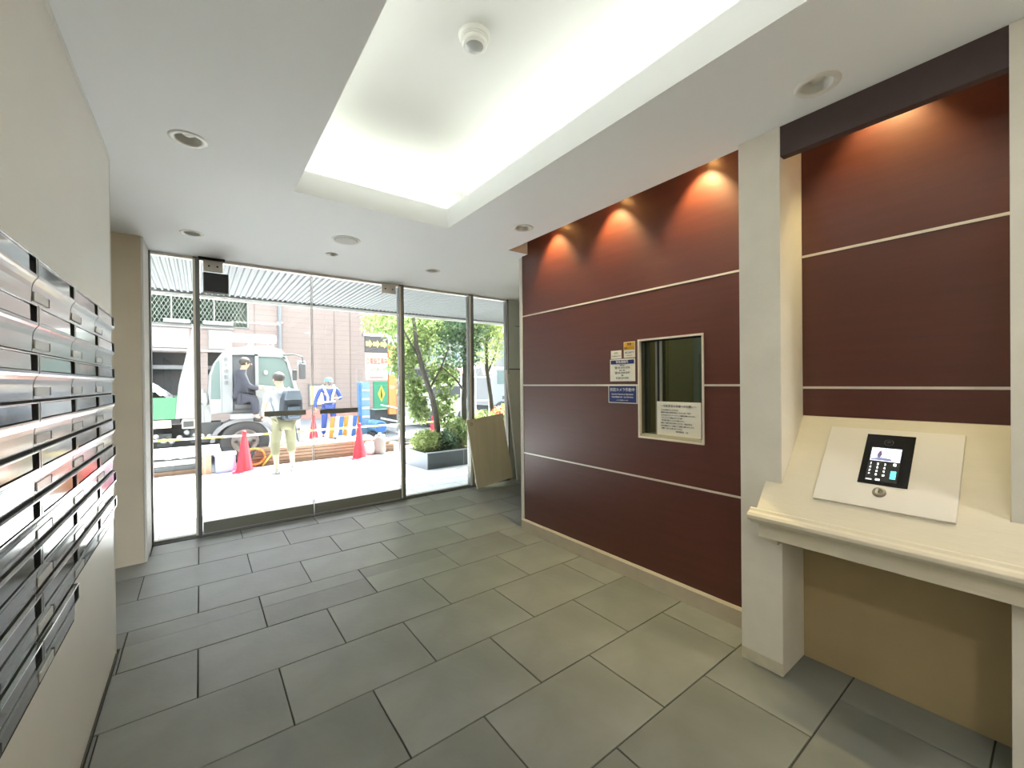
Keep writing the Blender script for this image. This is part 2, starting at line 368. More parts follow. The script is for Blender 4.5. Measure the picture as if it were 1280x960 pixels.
# warm spots in the wall-washing slot
def warm_spot(y, lab, x=2.19, z=2.60, e=7):
    t = thing('slot_spotlight',lab,'spotlight',(x,y,z+.02),'warm spotlights above the brown panelling')
    T = Matrix.Translation((x,y,z))
    MB().lathe([(.032,.02),(.034,-.008),(.03,-.008),(.026,.012),(0,.014)],20,T).build('housing', m_ring, t, smooth=True)
    MB().lathe([(0,.0),(.022,.0),(.024,.006),(0,.008)],16,T).build('lamp', m_warm, t, smooth=True)
    l = bpy.data.lights.new('slot_spotlight','SPOT'); l.energy = e; l.color = (1,.82,.38); l.spot_size = R(84); l.spot_blend = .7; l.shadow_soft_size = .012
    lo = bpy.data.objects.new('spot_beam', l); COL.objects.link(lo); lo.parent = t; lo.location = (0,0,-.032)
    lo.rotation_euler = Vector((-.22,0,1)).to_track_quat('Z','Y').to_euler()
for y,l_ in ((2.46,'warm spotlight in the ceiling slot nearest the entrance'),(1.86,'warm spotlight in the ceiling slot left above the reception window'),(1.235,'warm spotlight in the ceiling slot beside the beige pillar')): warm_spot(y, l_, e=6.5)
warm_spot(.44, 'warm spotlight behind the dark header above the intercom', z=2.585, e=3.2)

# ------------------------------------------------------------------ counter with sloped intercom top
SL = Vector((.252,0,.287)).normalized()
def SP(s, y, off=0):      # point on the slope
    p = Vector((2.054,0,.861)) + SL*s + Vector((-SL.z,0,SL.x))*off; return Vector((p.x,y,p.z))
ct = thing('counter','beige travertine counter with sloped intercom top and moulded lip','counter',(2.1,.43,.6))
ytop, ylo = .822, .042
MB().prism([(2.304,1.147),(2.10,.60),(2.304,.60)][:0] or [(2.304,1.1465),(2.054,.861),(1.957,.7505),(1.957,.70),(2.06,.70),(2.304,1.0)],'y',.108,.756).build('sloped_top', m_stone, ct)
MB().prism([(2.053,.86),(1.957,.7505),(1.957,.70),(2.053,.70)],'y',ylo,ytop).build('front_block', m_stone, ct)
MB().prism([(1.962,.755),(1.952,.752),(1.945,.742),(1.930,.738),(1.921,.728),(1.921,.714),(1.930,.704),(1.945,.700),(1.957,.690),(2.053,.690),(2.053,.70),(1.962,.70)],'y',ylo-.025,ytop+.026).build('moulded_lip', m_stone, ct, bev=.002)
MB().box(1.975,2.053,ylo,ytop,.625,.690).build('apron', m_stone, ct, bev=.002)
for a,b_ in ((ytop-.066,ytop),(ylo,ylo+.066)):
    MB().prism([(a,.624),(b_,.624),(b_-.01,.612),((a+b_)/2,.604),(a+.004,.598),(a,.598)],'x',2.0,2.053).build('corbel', m_stone, ct)
bx('soffit_board', m_stone, (2.053,2.296,.108,.756,.60,.64), ct)

ip = thing('intercom_panel','white metal intercom plate with dark video keypad and key switch','intercom',tuple(SP(.136,.427)))
n_ = Vector((-SL.z,0,SL.x))
MS = frameM(SP(.136,.427), (0,-1,0), SL)      # x right, y up-slope, z out
pw, ph = .2035, .1825
MB().box(-pw,pw,-ph,ph,.001,.011,MS).build('faceplate', mat('ivory_plate','e9e4db',.38), ip, bev=.0015)
scx, x0_, x1_, y0_, y1_ = 0, .427-.500, .427-.353, .055-.136, .291-.136
MB().box(x0_,x1_,y0_,y1_,.0105,.014,MS).build('keypad_unit', mat('gloss_black','0c0d10',.12,spec=.6), ip, bev=.001)
def sb(name, m, a,b_,c_,d, z0=.014, z1=.0148, par=ip, bev=0): return MB().box(a,b_,c_,d,z0,z1,MS).build(name, m, par, bev=bev)
kp = ip
sb('screen_surround', mat('slate_grey_panel','2c3032',.3), -.052,.042,-.066,.092)
sc = sb('video_screen', mat('screen_glow','9fa8c0',.2,emit='b9bfd6',estr=.9), -.048,.040,.028,.088,.0148,.0153)
MB().prism([(-.026,.070),(-.020,.079),(-.014,.060),(-.018,.045),(-.027,.042),(-.030,.055)],'z',.0153,.0156,MS).build('caller_figure', mat('screen_figure','4a4158',.3,emit='4a4158',estr=.3), ip)
MB().prism([(-.047,.029),(-.047,.036),(-.02,.044),(.012,.041),(.018,.032),(.016,.029)],'z',.0153,.0155,MS).build('screen_scene', mat('screen_dark','4f5468',.3,emit='4f5468',estr=.4), ip)
MB().prism([(.022,.086),(.039,.086),(.039,.034),(.034,.03)],'z',.0153,.0155,MS).build('screen_scene', mat('screen_dark2','777a8a',.3,emit='777a8a',estr=.6), ip)
m_glow = mat('key_glow','e8ecec',.4,emit='e8f4ee',estr=.8)
for i in range(3):
    for j in range(4):
        x, y = -.043+i*.0215, .012-j*.0165
        text('123456789*0#'[j*3+i], .012, MS @ Matrix.Translation((x,y,.0152)), m_glow, ip, 'key_digit')
sb('call_key', mat('teal_key','3fb5b8',.4,emit='40b8ba',estr=.6), .020,.036,-.050,-.014,.0148,.0158,bev=.001)
sb('function_key', m_glow, .024,.032,.010,.020,.0148,.0156)
sb('home_key', m_glow, -.020,-.008,-.063,-.056,.0148,.0156)
sb('label_strip', m_glow, -.049,-.032,-.062,-.060,.0148,.0152)
for x in (-.006,.004): MB().lathe([(0,.0004),(.0028,.0004),(.003,0)],12,MS@Matrix.Translation((x,.084,.0155))).build('sensor_dot', m_black, ip)
MB().lathe([(.012,.0),(.0135,.0015),(.015,0)],24,MS@Matrix.Translation((-.002,.118,.014))).build('camera_ring', mat('ring_grey','46484c',.3), ip, smooth=True)
MB().lathe([(0,.0008),(.007,.0008),(.008,0)],20,MS@Matrix.Translation((-.002,.118,.014))).build('camera_lens', m_black, ip, smooth=True)
KM = MS@Matrix.Translation((-.002,-.112,.011))
MB().lathe([(.0,.006),(.009,.006),(.010,.009),(.017,.008),(.020,.004),(.021,0),(0,0)],28,KM).build('key_switch', mat('worn_nickel','a29c90',.3,.8), ip, smooth=True)
MB().box(-.0015,.0015,-.005,.005,.006,.0068,KM).build('keyhole', m_black, ip)

# ------------------------------------------------------------------ reception window, room behind
rw = st(MB().slab('x',[HOLE[0]-.007,HOLE[1]+.007],[HOLE[2]-.007,HOLE[3]+.007],[(HOLE[0]+.004,HOLE[1]-.004,HOLE[2]+.004,HOLE[3]-.004)],2.298,2.322).build('window_reception', m_trim))
MB().slab('x',[HOLE[0],HOLE[1]],[HOLE[2],HOLE[3]],[(HOLE[0]+.003,HOLE[1]-.003,HOLE[2]+.003,HOLE[3]-.003)],2.322,2.42).build('reveal', mat('reveal_brown','5a5247',.5), rw)
bx('sill', mat('grey_sill','a8a595',.4), (2.308,2.60,HOLE[0]+.004,HOLE[1]-.004,HOLE[2]+.003,HOLE[2]+.018), rw)
bx('pane', m_glass2, (2.340,2.344,HOLE[0]+.004,1.545,HOLE[2]+.02,HOLE[3]-.005), rw)
bx('pane', m_glass2, (2.352,2.356,1.520,HOLE[1]-.004,HOLE[2]+.02,HOLE[3]-.005), rw)
bx('sash_bar', mat('sash_grey','8a8b80',.4), (2.337,2.347,1.535,1.553,HOLE[2]+.018,HOLE[3]-.004), rw)
bx('sash_bar', MATS['sash_grey'], (2.350,2.358,1.578,1.592,HOLE[2]+.018,HOLE[3]-.004), rw)
bx('sash_bar', m_gap, (2.350,2.358,1.560,1.578,HOLE[2]+.018,HOLE[3]-.004), rw)
bx('track', m_gap, (2.336,2.360,HOLE[0]+.004,HOLE[1]-.004,HOLE[3]-.012,HOLE[3]-.004), rw)
m_off = mat('office_wall','a9b0a4',.8); m_off2 = mat('office_cabinet','9c8c62',.7)
for d_ in ((3.9,3.95,.9,2.8,0,2.5),(2.42,3.95,.82,.9,0,2.5)): st(bx('wall_office', m_off, d_))
st(bx('ceiling_office', m_off, (2.42,3.9,.9,2.8,2.45,2.5))); st(bx('floor_office', m_off, (2.42,3.9,.9,2.8,-.02,0)))
t = thing('office_fill_light','added fill light on the ceiling of the room behind the reception window','light',(3.0,1.5,2.44))  # unseen lamp, added to brighten the room behind the window
MB().lathe([(0,-.05),(.10,-.045),(.12,-.02),(.12,0),(0,0)],24,Matrix.Translation((3.0,1.5,2.45))).build('shade', mat('fill_shade','e8e8dc',.5,emit='f2f4e0',estr=5), t, smooth=True)
MB().lathe([(.12,-.01),(.13,-.01),(.13,0),(.12,0)],24,Matrix.Translation((3.0,1.5,2.45))).build('rim', m_ring, t, smooth=True)
t = thing('office_locker','dull olive locker seen through the reception window','locker',(3.5,2.35,0))
bx('carcass', m_off2, (3.3,3.7,2.1,2.7,0.0,2.1), t); bx('door', m_off2, (3.28,3.3,2.12,2.39,.05,2.05), t); bx('door', m_off2, (3.28,3.3,2.41,2.68,.05,2.05), t)
bx('door_handle', m_steel, (3.265,3.28,2.30,2.32,1.0,1.15), t)

m_paper = mat('paper','e6e4dc',.7); m_ink = mat('ink','3a3a38',.7); m_blue = mat('sign_blue','1d2f78',.35); m_yel = mat('sign_yellow','d9a52c',.4); m_wlet = mat('white_letter','eef0f4',.4)
# notice leaning in the window
nt_ = thing('notice_sheet','white printed notice leaning in the reception window','notice',(2.34,1.425,.975))
bx('sheet', m_paper, (2.335,2.3375,1.280,1.572,.976,1.188), nt_, label='white sheet')
def NW(y,z): return frameM((2.3345,y,z),(0,-1,0),(0,0,1))
text('〜宅配業者の皆様へのお願い〜', .017, NW(1.425,1.160), m_ink, nt_)
for i,(s_,b_) in enumerate((('いつもお世話になっております。',0),('管理員不在時のお荷物の配達につきましては、下記の',0),('とおり各住戸のインターホンにてご連絡をお願いいたします。',0),('・オートロックの解錠は必ずご本人様へ',0),('・置き配は宅配ボックスをご利用ください。',1),('巡回中・清掃中は窓口を閉めております。緊急の場合は',0),('左記の連絡先まで、お電話にてご連絡をお願いいたします。',0),('ご理解とご協力をお願い申し上げます。',0))):
    text(s_, .0098, NW(1.545,1.136-i*.0165), m_ink, nt_, align='LEFT', sx=.86)
text('管理事務室　TEL', .011, NW(1.40,1.003), m_ink, nt_)

def sign(name,label,cat,y0,y1,z0,z1,m,th=.004):
    t = thing(name,label,cat,(2.306,(y0+y1)/2,(z0+z1)/2)); bx('board',m,(2.306-th,2.3055,y0,y1,z0,z1),t,bev=.002); return t
s1 = sign('contact_sign','white sign with blue header and phone numbers beside reception window','sign',1.712,1.922,1.318,1.470,m_paper)
bx('header_band', m_blue, (2.3010,2.303,1.720,1.914,1.435,1.463), s1)
text('緊急連絡先', .021, WR(1.817,1.449,.0058), m_wlet, s1)
text('管理会社', .010, WR(1.817,1.426,.0045), m_ink, s1); text('☎ 03-5456-3376', .0175, WR(1.817,1.410,.0045), m_ink, s1)
text('夜間・休日', .010, WR(1.817,1.392,.0045), m_ink, s1); text('☎ 03-5468-2237', .0175, WR(1.817,1.376,.0045), m_ink, s1)
text('警備', .010, WR(1.817,1.357,.0045), m_ink, s1); text('0120-254-898', .0185, WR(1.817,1.340,.0045), m_ink, s1)
s2 = sign('camera_sign','blue security camera sign under the white phone sign','sign',1.697,1.939,1.168,1.292,m_paper)
bx('blue_field', m_blue, (2.3008,2.303,1.704,1.932,1.174,1.286), s2)
text('防犯カメラ作動中', .0265, WR(1.818,1.259,.0058), m_wlet, s2, sx=.98)
text('Security Camera in Operation', .0148, WR(1.818,1.230,.0058), m_wlet, s2)
text('安全监控摄像机工作中　방범 카메라 작동 중', .0105, WR(1.818,1.209,.0058), m_wlet, s2, sx=.9)
text('このビルは監視しています', .0085, WR(1.818,1.188,.0058), m_wlet, s2)
s3 = sign('small_label','small plain white label above the phone sign','label',1.823,1.914,1.474,1.530,m_paper,.003)
text('管理室', .012, WR(1.868,1.512,.0035), mat('faint_ink','8d8a86',.7), s3); text('受付時間 9:00〜17:00', .0075, WR(1.868,1.492,.0035), MATS['faint_ink'], s3)
s4 = sign('yellow_sticker','yellow and white security sticker at the window frame','sticker',1.712,1.804,1.476,1.582,m_paper,.003)
bx('yellow_field', m_yel, (2.3020,2.3032,1.716,1.800,1.527,1.579), s4)
text('警備', .018, WR(1.758,1.565,.0045), m_ink, s4); text('防犯システム', .0135, WR(1.758,1.540,.0045), m_ink, s4)
text('SECURITY', .016, WR(1.758,1.510,.0035), m_ink, s4); text('24時間作動中', .009, WR(1.758,1.490,.0035), m_yel, s4)

# ------------------------------------------------------------------ mailboxes
MW, MH = .391, .117
def mailbox_proto():
    t = thing('mailbox','','mailbox',(0,0,0),'steel mailboxes in the left wall')
    h = MW/2
    lower = [(-.002,0),(.0,0),(.0015,.004),(.0025,.02),(.003,.04),(.005,.052),(.0095,.062),(.0135,.067),(.0145,.072),(.0145,.074),(-.002,.074)]
    MB().prism(lower,'y',-h,h).build('door', m_mail, t)
    f = MB().box(-.002,.0145,-h,-h+.010,.074,.1188).box(-.002,.0145,h-.010,h,.074,.1188).box(-.002,.0145,-h+.010,h-.010,.115,.1188)
    f.build('slot_frame', m_mail, t, bev=.0008)
    MB().prism([(.002,.0765),(.0115,.0765),(.0105,.114),(.002,.114)],'y',-h+.012,h-.050).build('mail_flap', m_mailf, t, bev=.0008)
    bx('slot_shadow_gap', m_gap, (-.002,.0015,-h+.010,h-.010,.074,.115), t)
    bx('name_window', mat('name_card','c9c9c4',.25), (.0028,.0056,-h+.006,-h+.130,.010,.033), t, bev=.0006)
    bx('name_window_end', m_gap, (.0020,.0054,-h+.130,-h+.142,.010,.033), t)
    bx('shut_line', m_gap, (-.004,.0008,-h-.002,h+.002,-.0047,.001), t)
    return t
proto = mailbox_proto()
ords = ['top','second','third','fourth','fifth','sixth','seventh','eighth','bottom ninth']
cols = ['column nearest the entrance','second column from the entrance','third column from the entrance','column nearest the camera']
first = True
for ci,yc in enumerate((2.581,2.184,1.787,1.390)):
    for r_ in range(8 if ci < 2 else 9):
        loc = (-.3445, yc, 1.655-.1235*(r_+1)+.0015)
        lab = 'steel mailbox in the %s row, %s' % (ords[r_], cols[ci])
        if first: proto.location = loc; proto['label'] = lab; first = False
        else: dup(proto, loc, lab)

# ------------------------------------------------------------------ entrance glazing
YG = 4.555
def stt(name, m, d, parent=None, **k):
    o = bx(name, m, d, parent, **k)
    if parent is None: st(o)
    return o
m_mull = mat('mullion_grey','7d7f7c',.35,.6)
m_rail = mat('dark_rail','8a8b80',.45,.1)
for i,(a,b_) in enumerate(((-.040,.006),(1.812,1.868),(2.728,2.792),(3.318,3.345))):
    tr = stt('trim_%d' % (i+1), m_mull, (a,b_,YG-.03,YG+.05,0,ZC), bev=.002)
    bx('front_strip', m_trim, (a,a+(b_-a)*.35,YG-.034,YG-.03,.02,ZC-.02), tr)
st(bx('trim_5', m_mull, (-.332,-.318,YG-.03,YG+.05,0,ZC)))
hr = st(bx('trim_6', m_trim, (-.332,3.345,YG-.02,YG+.04,ZC-.022,ZC)))
def pane(name, a, b_, ya, frame=True):
    g = st(bx(name, m_glass, (a,b_,ya,ya+.008,.02,ZC-.02)))
    return g
wn = [pane('window_1',-.318,-.040,YG), pane('window_2',1.868,2.728,YG), pane('window_3',2.792,3.318,YG)]
for g,(a,b_) in zip(wn,((-.318,-.040),(1.868,2.728),(2.792,3.318))):
    bx('bottom_rail', m_rail, (a,b_,YG-.016,YG+.024,0,.024), g)
for nm,(a,b_),ya,(pa,pb) in (('door_1',(.010,.904),YG+.0,(.481,.842)),('door_2',(.912,1.808),YG+.0,(.972,1.35))):
    g = pane(nm,a,b_,ya)
    bx('bottom_rail', m_rail, (a,b_,ya-.012,ya+.020,.012,.115), g, bev=.002)
    bx('bottom_rail_edge', m_steel, (a,b_,ya-.014,ya-.012,.012,.020), g)
    bx('push_plate', m_rail, (pa,pb,ya-.012,ya-.001,1.015,1.065), g, bev=.003)
    bx('edge_seal', mat('clear_seal','d5d8d6',.3), (b_-.006,b_,ya-.004,ya+.012,.02,ZC-.03), g) if nm=='door_1' else bx('edge_seal', MATS['clear_seal'], (a,a+.004,ya-.004,ya+.012,.02,ZC-.03), g)
st(bx('trim_7', m_steeld, (-.33,3.33,YG-.05,YG+.10,-.004,.006)))
t = thing('door_sensor','square black sensor box hung at the top of the left door','sensor',(.12,4.52,2.22))
bx('housing', mat('sensor_black','24282d',.35), (.036,.212,4.500,4.551,2.140,2.306), t, bev=.004)
bx('back_frame', m_white, (.030,.218,4.545,4.553,2.13,2.315), t)
for a,b_,l in ((.034,.175,'white metal clamp plate with two bolts above the black sensor'),(1.618,1.780,'white metal clamp plate with two bolts at the right door top')):
    t = thing('glass_clamp',l,'clamp',((a+b_)/2,4.54,2.37)); bx('plate', m_trim, (a,b_,4.538,4.553,2.322,2.424), t, bev=.003)
    for x in (a+.04,b_-.04): MB().lathe([(0,.006),(.007,.006),(.008,0)],12,Matrix.Translation((x,4.538,2.372))@Matrix.Rotation(R(90),4,'X')).build('bolt', m_gap, t)
bx_ = thing('glass_clamp_hanger','dark closer arm cover above the left door','door closer',(.11,4.5,2.43)); bx('cover', m_gap, (.0,.19,4.49,4.53,2.420,2.434), bx_)

# side panel right of glazing, leaning sheets
sp = st(bx('wall_side', mat('grey_green_panel','c9d0c8',.45), (3.345,3.62,4.52,4.62,1.50,ZC)))
bx('panel_seam', m_gap, (3.345,3.62,4.518,4.522,1.490,1.502), sp)
st(bx('wall_side_lower', mat('grey_panel_lower','c6c7bd',.5), (3.345,3.62,4.54,4.62,0,1.49)))
t = thing('panel_handle','thin dark finger pull on grey side panel','handle',(3.5,4.515,2.08)); bx('grip', m_steeld, (3.45,3.55,4.510,4.519,2.078,2.086), t)
t = thing('leaning_metal_sheet','tall grey sheet with white edge leaning beside the glass','sheet',(3.52,4.45,0))
TM = Matrix.Translation((3.40,4.42,0)) @ Matrix.Rotation(R(-4.2),4,'X') @ Matrix.Rotation(R(-3.2),4,'Y')
MB().box(.0,.22,0,.012,.002,1.49,TM).build('sheet', mat('sheet_grey','c8c9be',.45,var=.04,scale=3), t)
MB().box(-.016,.0,-.004,.016,.002,1.49,TM).build('white_edge', m_white, t)
t = thing('junction_box','small dark floor box against the leaning grey sheet','box',(3.48,4.33,0))
bx('casing', mat('box_grey','8b8578',.6), (3.425,3.56,4.30,4.37,.0,.34), t, bev=.004); bx('opening', m_black, (3.44,3.55,4.296,4.302,.07,.13), t); bx('cover_plate', mat('box_plate','6f6962',.5), (3.44,3.545,4.295,4.301,.15,.32), t)
t = thing('plywood_board','tall beige plywood board leaning against the entrance glass','board',(3.0,4.42,0))
TM = Matrix.Translation((2.745,4.385,0)) @ Matrix.Rotation(R(4.0),4,'Z') @ Matrix.Rotation(R(-7.6),4,'X') @ Matrix.Rotation(R(-5.2),4,'Y')
MB().box(0,.585,0,.015,.0,.86,TM).build('sheet', mat('plywood','d3c8a9',.55,var=.05,scale=5,stretch=(3,1,.25)), t)
MB().box(-.006,0,0,.0155,.0,.86,TM).build('pale_edge', mat('ply_edge','e4e0d0',.6), t)
MB().lathe([(.012,.0),(.016,.001),(.02,0)],16,TM@Matrix.Translation((.06,-.0005,.80))@Matrix.Rotation(R(90),4,'X')).build('maker_stamp', mat('stamp_brown','8a7d5f',.7), t)
t = thing('floor_ring','small flush round ring in a slate tile near the left wall','ring',(.255,1.225,0))
MB().lathe([(.018,.0008),(.022,.0014),(.026,.0008)],28,Matrix.Translation((.262,1.30,0.0))).build('ring', mat('ring_dark','4c4c46',.5), t, smooth=True)

# ================================================================== OUTSIDE
SLP = .045
def gz(y): return -SLP*(y-4.6) if y < 8.9 else -.20
# own building mass
st(bx('wall_upper_facade', m_white, (-6,9,4.7,6.4,2.75,11)))
st(bx('wall_facade_left', m_white, (-6,-1.0,4.56,4.7,-.1,2.9)))
st(bx('wall_facade_right', m_white, (3.62,9,4.56,4.7,-.1,2.9)))
# corrugated soffit
so_ = MB(); xx = -.45; pts = []
while xx < 7.2:
    pts += [(xx,2.470),(xx+.028,2.470),(xx+.036,2.452),(xx+.052,2.452)]; xx += .060
pts += [(xx,2.49),(-.45,2.49)]
so_.prism(pts,'y',4.62,6.42); 
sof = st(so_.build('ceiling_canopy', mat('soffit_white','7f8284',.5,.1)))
bx('fascia', m_steeld, (-.45,7.2,6.42,6.47,2.44,2.75), sof); bx('fascia_lip', m_white, (-.45,7.2,6.47,6.50,2.405,2.44), sof)
bx('backing', m_white, (-.45,7.2,4.62,6.42,2.495,2.74), sof)
# sidewalk
sw = st(MB().prism([(4.61,-.012),(8.9,-.012-SLP*4.3),(8.9,-.5),(4.61,-.5)],'x',-7,12).build('floor_sidewalk', mat('paving_joint','26282a',.8)))
m_pave = mat('paving_slab','cdd0d2',.6,var=.05,scale=3)
ps = None; j0 = 0
for r_ in range(14):
    ya = 4.62 + r_*.303
    off = 0 if r_ % 2 else .3
    for q in range(-5, 12):
        xa = -1.2 + q*.6 + off
        if xa > .7*ya+2.2 or xa < -.25*ya-.3: continue
        if ps is None:
            ps = MB().box(.003,.597,.004,.298,-.02,0).build('paving_slab', m_pave, sw); o = ps
        else: o = ps.copy(); COL.objects.link(o); o.parent = sw
        o.location = (xa, ya, -SLP*(ya-4.6)+.001); o.rotation_euler.x = -math.atan(SLP)
road = st(bx('floor_road', mat('asphalt','74777b',.85,var=.06,scale=10), (-30,45,8.9,60,-.4,-.2)))
t = thing('kerb','pale concrete kerb along the pavement edge','kerb',(1,8.85,-.2))
for q in range(-8,14): bx('kerb_stone', mat('kerb_concrete','8b8985',.8,var=.05,scale=6), (q*.6+.004,q*.6+.596,8.78,8.93,-.24,-.185), t)

def figure(name, m, V, E, parent, sub=1, label=None):
    me = bpy.data.meshes.new(name); o0 = ORG[parent.name]
    me.from_pydata([Vector(v[0])-o0 for v in V], E, []); o = bpy.data.objects.new('tmp', me); COL.objects.link(o)
    md = o.modifiers.new('s','SKIN'); md.use_smooth_shade = True; ss = o.modifiers.new('u','SUBSURF'); ss.levels = ss.render_levels = sub
    for i,v in enumerate(V):
        r = v[1]; me.skin_vertices[0].data[i].radius = r if isinstance(r,tuple) else (r,r)
        me.skin_vertices[0].data[i].use_root = (i == 0)
    dg = bpy.context.evaluated_depsgraph_get(); m2 = bpy.data.meshes.new_from_object(o.evaluated_get(dg)); bpy.data.objects.remove(o)
    m2.materials.clear(); m2.materials.append(m); q = bpy.data.objects.new(name, m2); COL.objects.link(q); q.parent = parent; ORG[q.name] = o0.copy()
    if label: q['label'] = label
    return q
m_under0 = mat('zip_dark','14181d',.6)
m_skin = mat('skin','a98672',.6); m_hair = mat('dark_hair','2e2b2a',.7); m_shirt = mat('white_shirt','858990',.8); m_khaki = mat('khaki_cloth','64624c',.85)
m_navy = mat('navy_cloth','1c2530',.7); m_blued = mat('worker_blue','334786',.8); m_shoe = mat('white_shoe','8f8f8c',.6)

def person(label, base, yaw, P, cl, group=None, seated=False):
    """P: joint positions in local metres (x right of the figure's own facing +y). Returns root."""
    t = thing('person', label, 'person', base)
    Mx = Matrix.Translation(base) @ Matrix.Rotation(yaw,4,'Z')
    g = lambda k: tuple(Mx @ Vector(P[k]))
    # body: one continuous skin
    V = [(g('pelvis'),.105),(g('waist'),.095),(g('chest'),.115),(g('neck'),.048),(g('headc'),(.075,.085)),(g('crown'),(.062,.072))]
    E = [(0,1),(1,2),(2,3),(3,4),(4,5)]
    def chain(root, items):
        k0 = root
        for k_,r_ in items: V.append((g(k_),r_)); E.append((k0,len(V)-1)); k0 = len(V)-1
        return k0
    for s_ in 'lr':
        hk = chain(2, [(s_+'sh',.052),(s_+'el',.036),(s_+'wr',.024),(s_+'palm',(.034,.018))])
        chain(0, [(s_+'hip',.082),(s_+'kn',.052),(s_+'an',.034),(s_+'toe',(.038,.025))])
    figure('body', m_skin, V, E, t, 2)
    # fingers
    f = MB()
    for s_ in 'lr':
        pa, wr_ = Vector(g(s_+'palm')), Vector(g(s_+'wr')); d = (pa-wr_).normalized(); sd = d.cross(Vector((0,0,1)));
        sd = sd.normalized() if sd.length > .2 else Vector((1,0,0))
        for i,L_ in enumerate((.06,.07,.066,.052)):
            b0 = pa + d*.015 + sd*(-.024+.016*i); f.tube([b0, b0+d*L_*.55, b0+d*L_*.85+Vector((0,0,-.012))], [.009,.008,.006], 6)
        f.tube([pa-sd*.02-d*.02, pa-sd*.045+d*.01, pa-sd*.05+d*.035],[.010,.009,.007],6)
    f.build('fingers', m_skin, t, smooth=True)
    # face details
    hc = Vector(g('headc')); fw = (Mx.to_3x3() @ Vector(P.get('look',(0,1,0)))).normalized(); rt = fw.cross(Vector((0,0,1))).normalized()
    F = MB(); F.ell(tuple(hc+fw*.088+Vector((0,0,-.005))),(.012,.016,.02),8)
    for s_ in (-1,1): F.ell(tuple(hc+rt*s_*.08),(.014,.018,.028),8)
    F.build('nose_and_ears', m_skin, t, smooth=True)
    Ee = MB()
    for s_ in (-1,1): Ee.ell(tuple(hc+fw*.078+rt*s_*.03+Vector((0,0,.018))),(.010,.010,.007),8)
    Ee.tube([hc+fw*.082+rt*-.022+Vector((0,0,-.045)), hc+fw*.086+Vector((0,0,-.047)), hc+fw*.082+rt*.022+Vector((0,0,-.045))],.004,6)
    Ee.build('eyes_and_mouth', m_hair, t, smooth=True)
    if cl.get('hair',True): MB().ell(tuple(hc+Vector((0,0,.045))-fw*.022),(.094,.098,.088),18).build('hair', m_hair, t, smooth=True)
    # shirt
    V = [(g('waist'),(.135,.11)),(g('chest'),(.155,.115)),(tuple(Vector(g('neck'))*.75+Vector(g('chest'))*.25),.068)]; E = [(0,1),(1,2)]
    V.append((tuple(Vector(g('pelvis'))+Vector((0,0,.01))),(.140,.115))); E.append((0,3))
    for s_ in 'lr':
        V.append((g(s_+'sh'),.072)); E.append((1,len(V)-1)); mid = tuple(Vector(g(s_+'sh'))*.35+Vector(g(s_+'el'))*.65) if not cl.get('long') else g(s_+'el')
        V.append((mid,.056)); E.append((len(V)-2,len(V)-1))
        if cl.get('long'): V.append((g(s_+'wr'),.040)); E.append((len(V)-2,len(V)-1))
    figure('shirt', cl['shirt'], V, E, t, 2)
    # trousers
    V = [(g('pelvis'),(.142,.118))]; E = []
    for s_ in 'lr':
        V.append((g(s_+'hip'),.098)); E.append((0,len(V)-1)); V.append((g(s_+'kn'),.078)); E.append((len(V)-2,len(V)-1))
        e = Vector(g(s_+'kn')).lerp(Vector(g(s_+'an')), cl.get('leglen',.9)); V.append((tuple(e),.068)); E.append((len(V)-2,len(V)-1))
    figure('trousers', cl['trousers'], V, E, t, 2)
    for s_ in 'lr':
        a, b_ = Vector(g(s_+'an')), Vector(g(s_+'toe')); d = (b_-a); d.z = 0; d = d.normalized() if d.length > .01 else fw
        z = min(a.z,b_.z)-.02
        MB().tube([Vector((a.x,a.y,z+.01))-d*.05, Vector((a.x,a.y,z+.015)), Vector((b_.x,b_.y,z+.005)), Vector((b_.x,b_.y,z-.002))+d*.05],[.034,.044,.042,.028],10).build('shoe', cl.get('shoe',m_shoe), t, smooth=True)
    return t, Mx
# walking man seen from behind
P = dict(pelvis=(0,0,.86),waist=(0,.02,1.0),chest=(0,.07,1.24),neck=(.0,.13,1.41),headc=(-.01,.20,1.53),crown=(-.01,.21,1.61),look=(-.35,1,-.5),
 lsh=(-.20,.06,1.33),lel=(-.27,.10,1.07),lwr=(-.20,.26,.92),lpalm=(-.17,.33,.88), rsh=(.20,.06,1.33),rel=(.26,.12,1.08),rwr=(.20,.28,.95),rpalm=(.17,.34,.92),
 lhip=(-.09,0,.83),lkn=(-.12,.06,.45),lan=(-.13,-.05,.09),ltoe=(-.14,.09,.045), rhip=(.09,0,.83),rkn=(.15,.12,.46),ran=(.17,.10,.09),rtoe=(.19,.24,.045))
man, Mx = person('person in white shirt, khaki cropped trousers and dark backpack, walking past cone',(1.10,7.75,-.142),R(12),P,dict(shirt=m_shirt,trousers=m_khaki,leglen=.45))
bp = MB(); bp.prism([(-.07,.88),(.17,.88),(.21,1.0),(.20,1.22),(.15,1.36),(-.03,1.36),(-.09,1.22),(-.11,1.0)],'y',-.27,-.06,Mx)
tag(bp.build('backpack', m_navy, None, bev=.04), 'navy and grey backpack worn by the walking person', 'backpack')
bpo = bpy.data.objects['backpack']
s_ = MB(); s_.tube([Mx@Vector(p) for p in ((-.10,-.12,.95),(-.13,.05,1.0),(-.13,.19,1.2),(-.11,.10,1.40),(-.08,-.08,1.30))],.016,6); s_.tube([Mx@Vector(p) for p in ((.14,-.12,.95),(.16,.05,1.0),(.15,.19,1.2),(.12,.10,1.40),(.10,-.08,1.30))],.016,6)
s_.build('strap', mat('grey_strap','7d8994',.7), bpo, smooth=True)
MB().box(-.04,.14,-.32,-.26,.92,1.10,Mx).build('front_pocket', mat('pocket_grey','3a4654',.7), bpo, bev=.02)
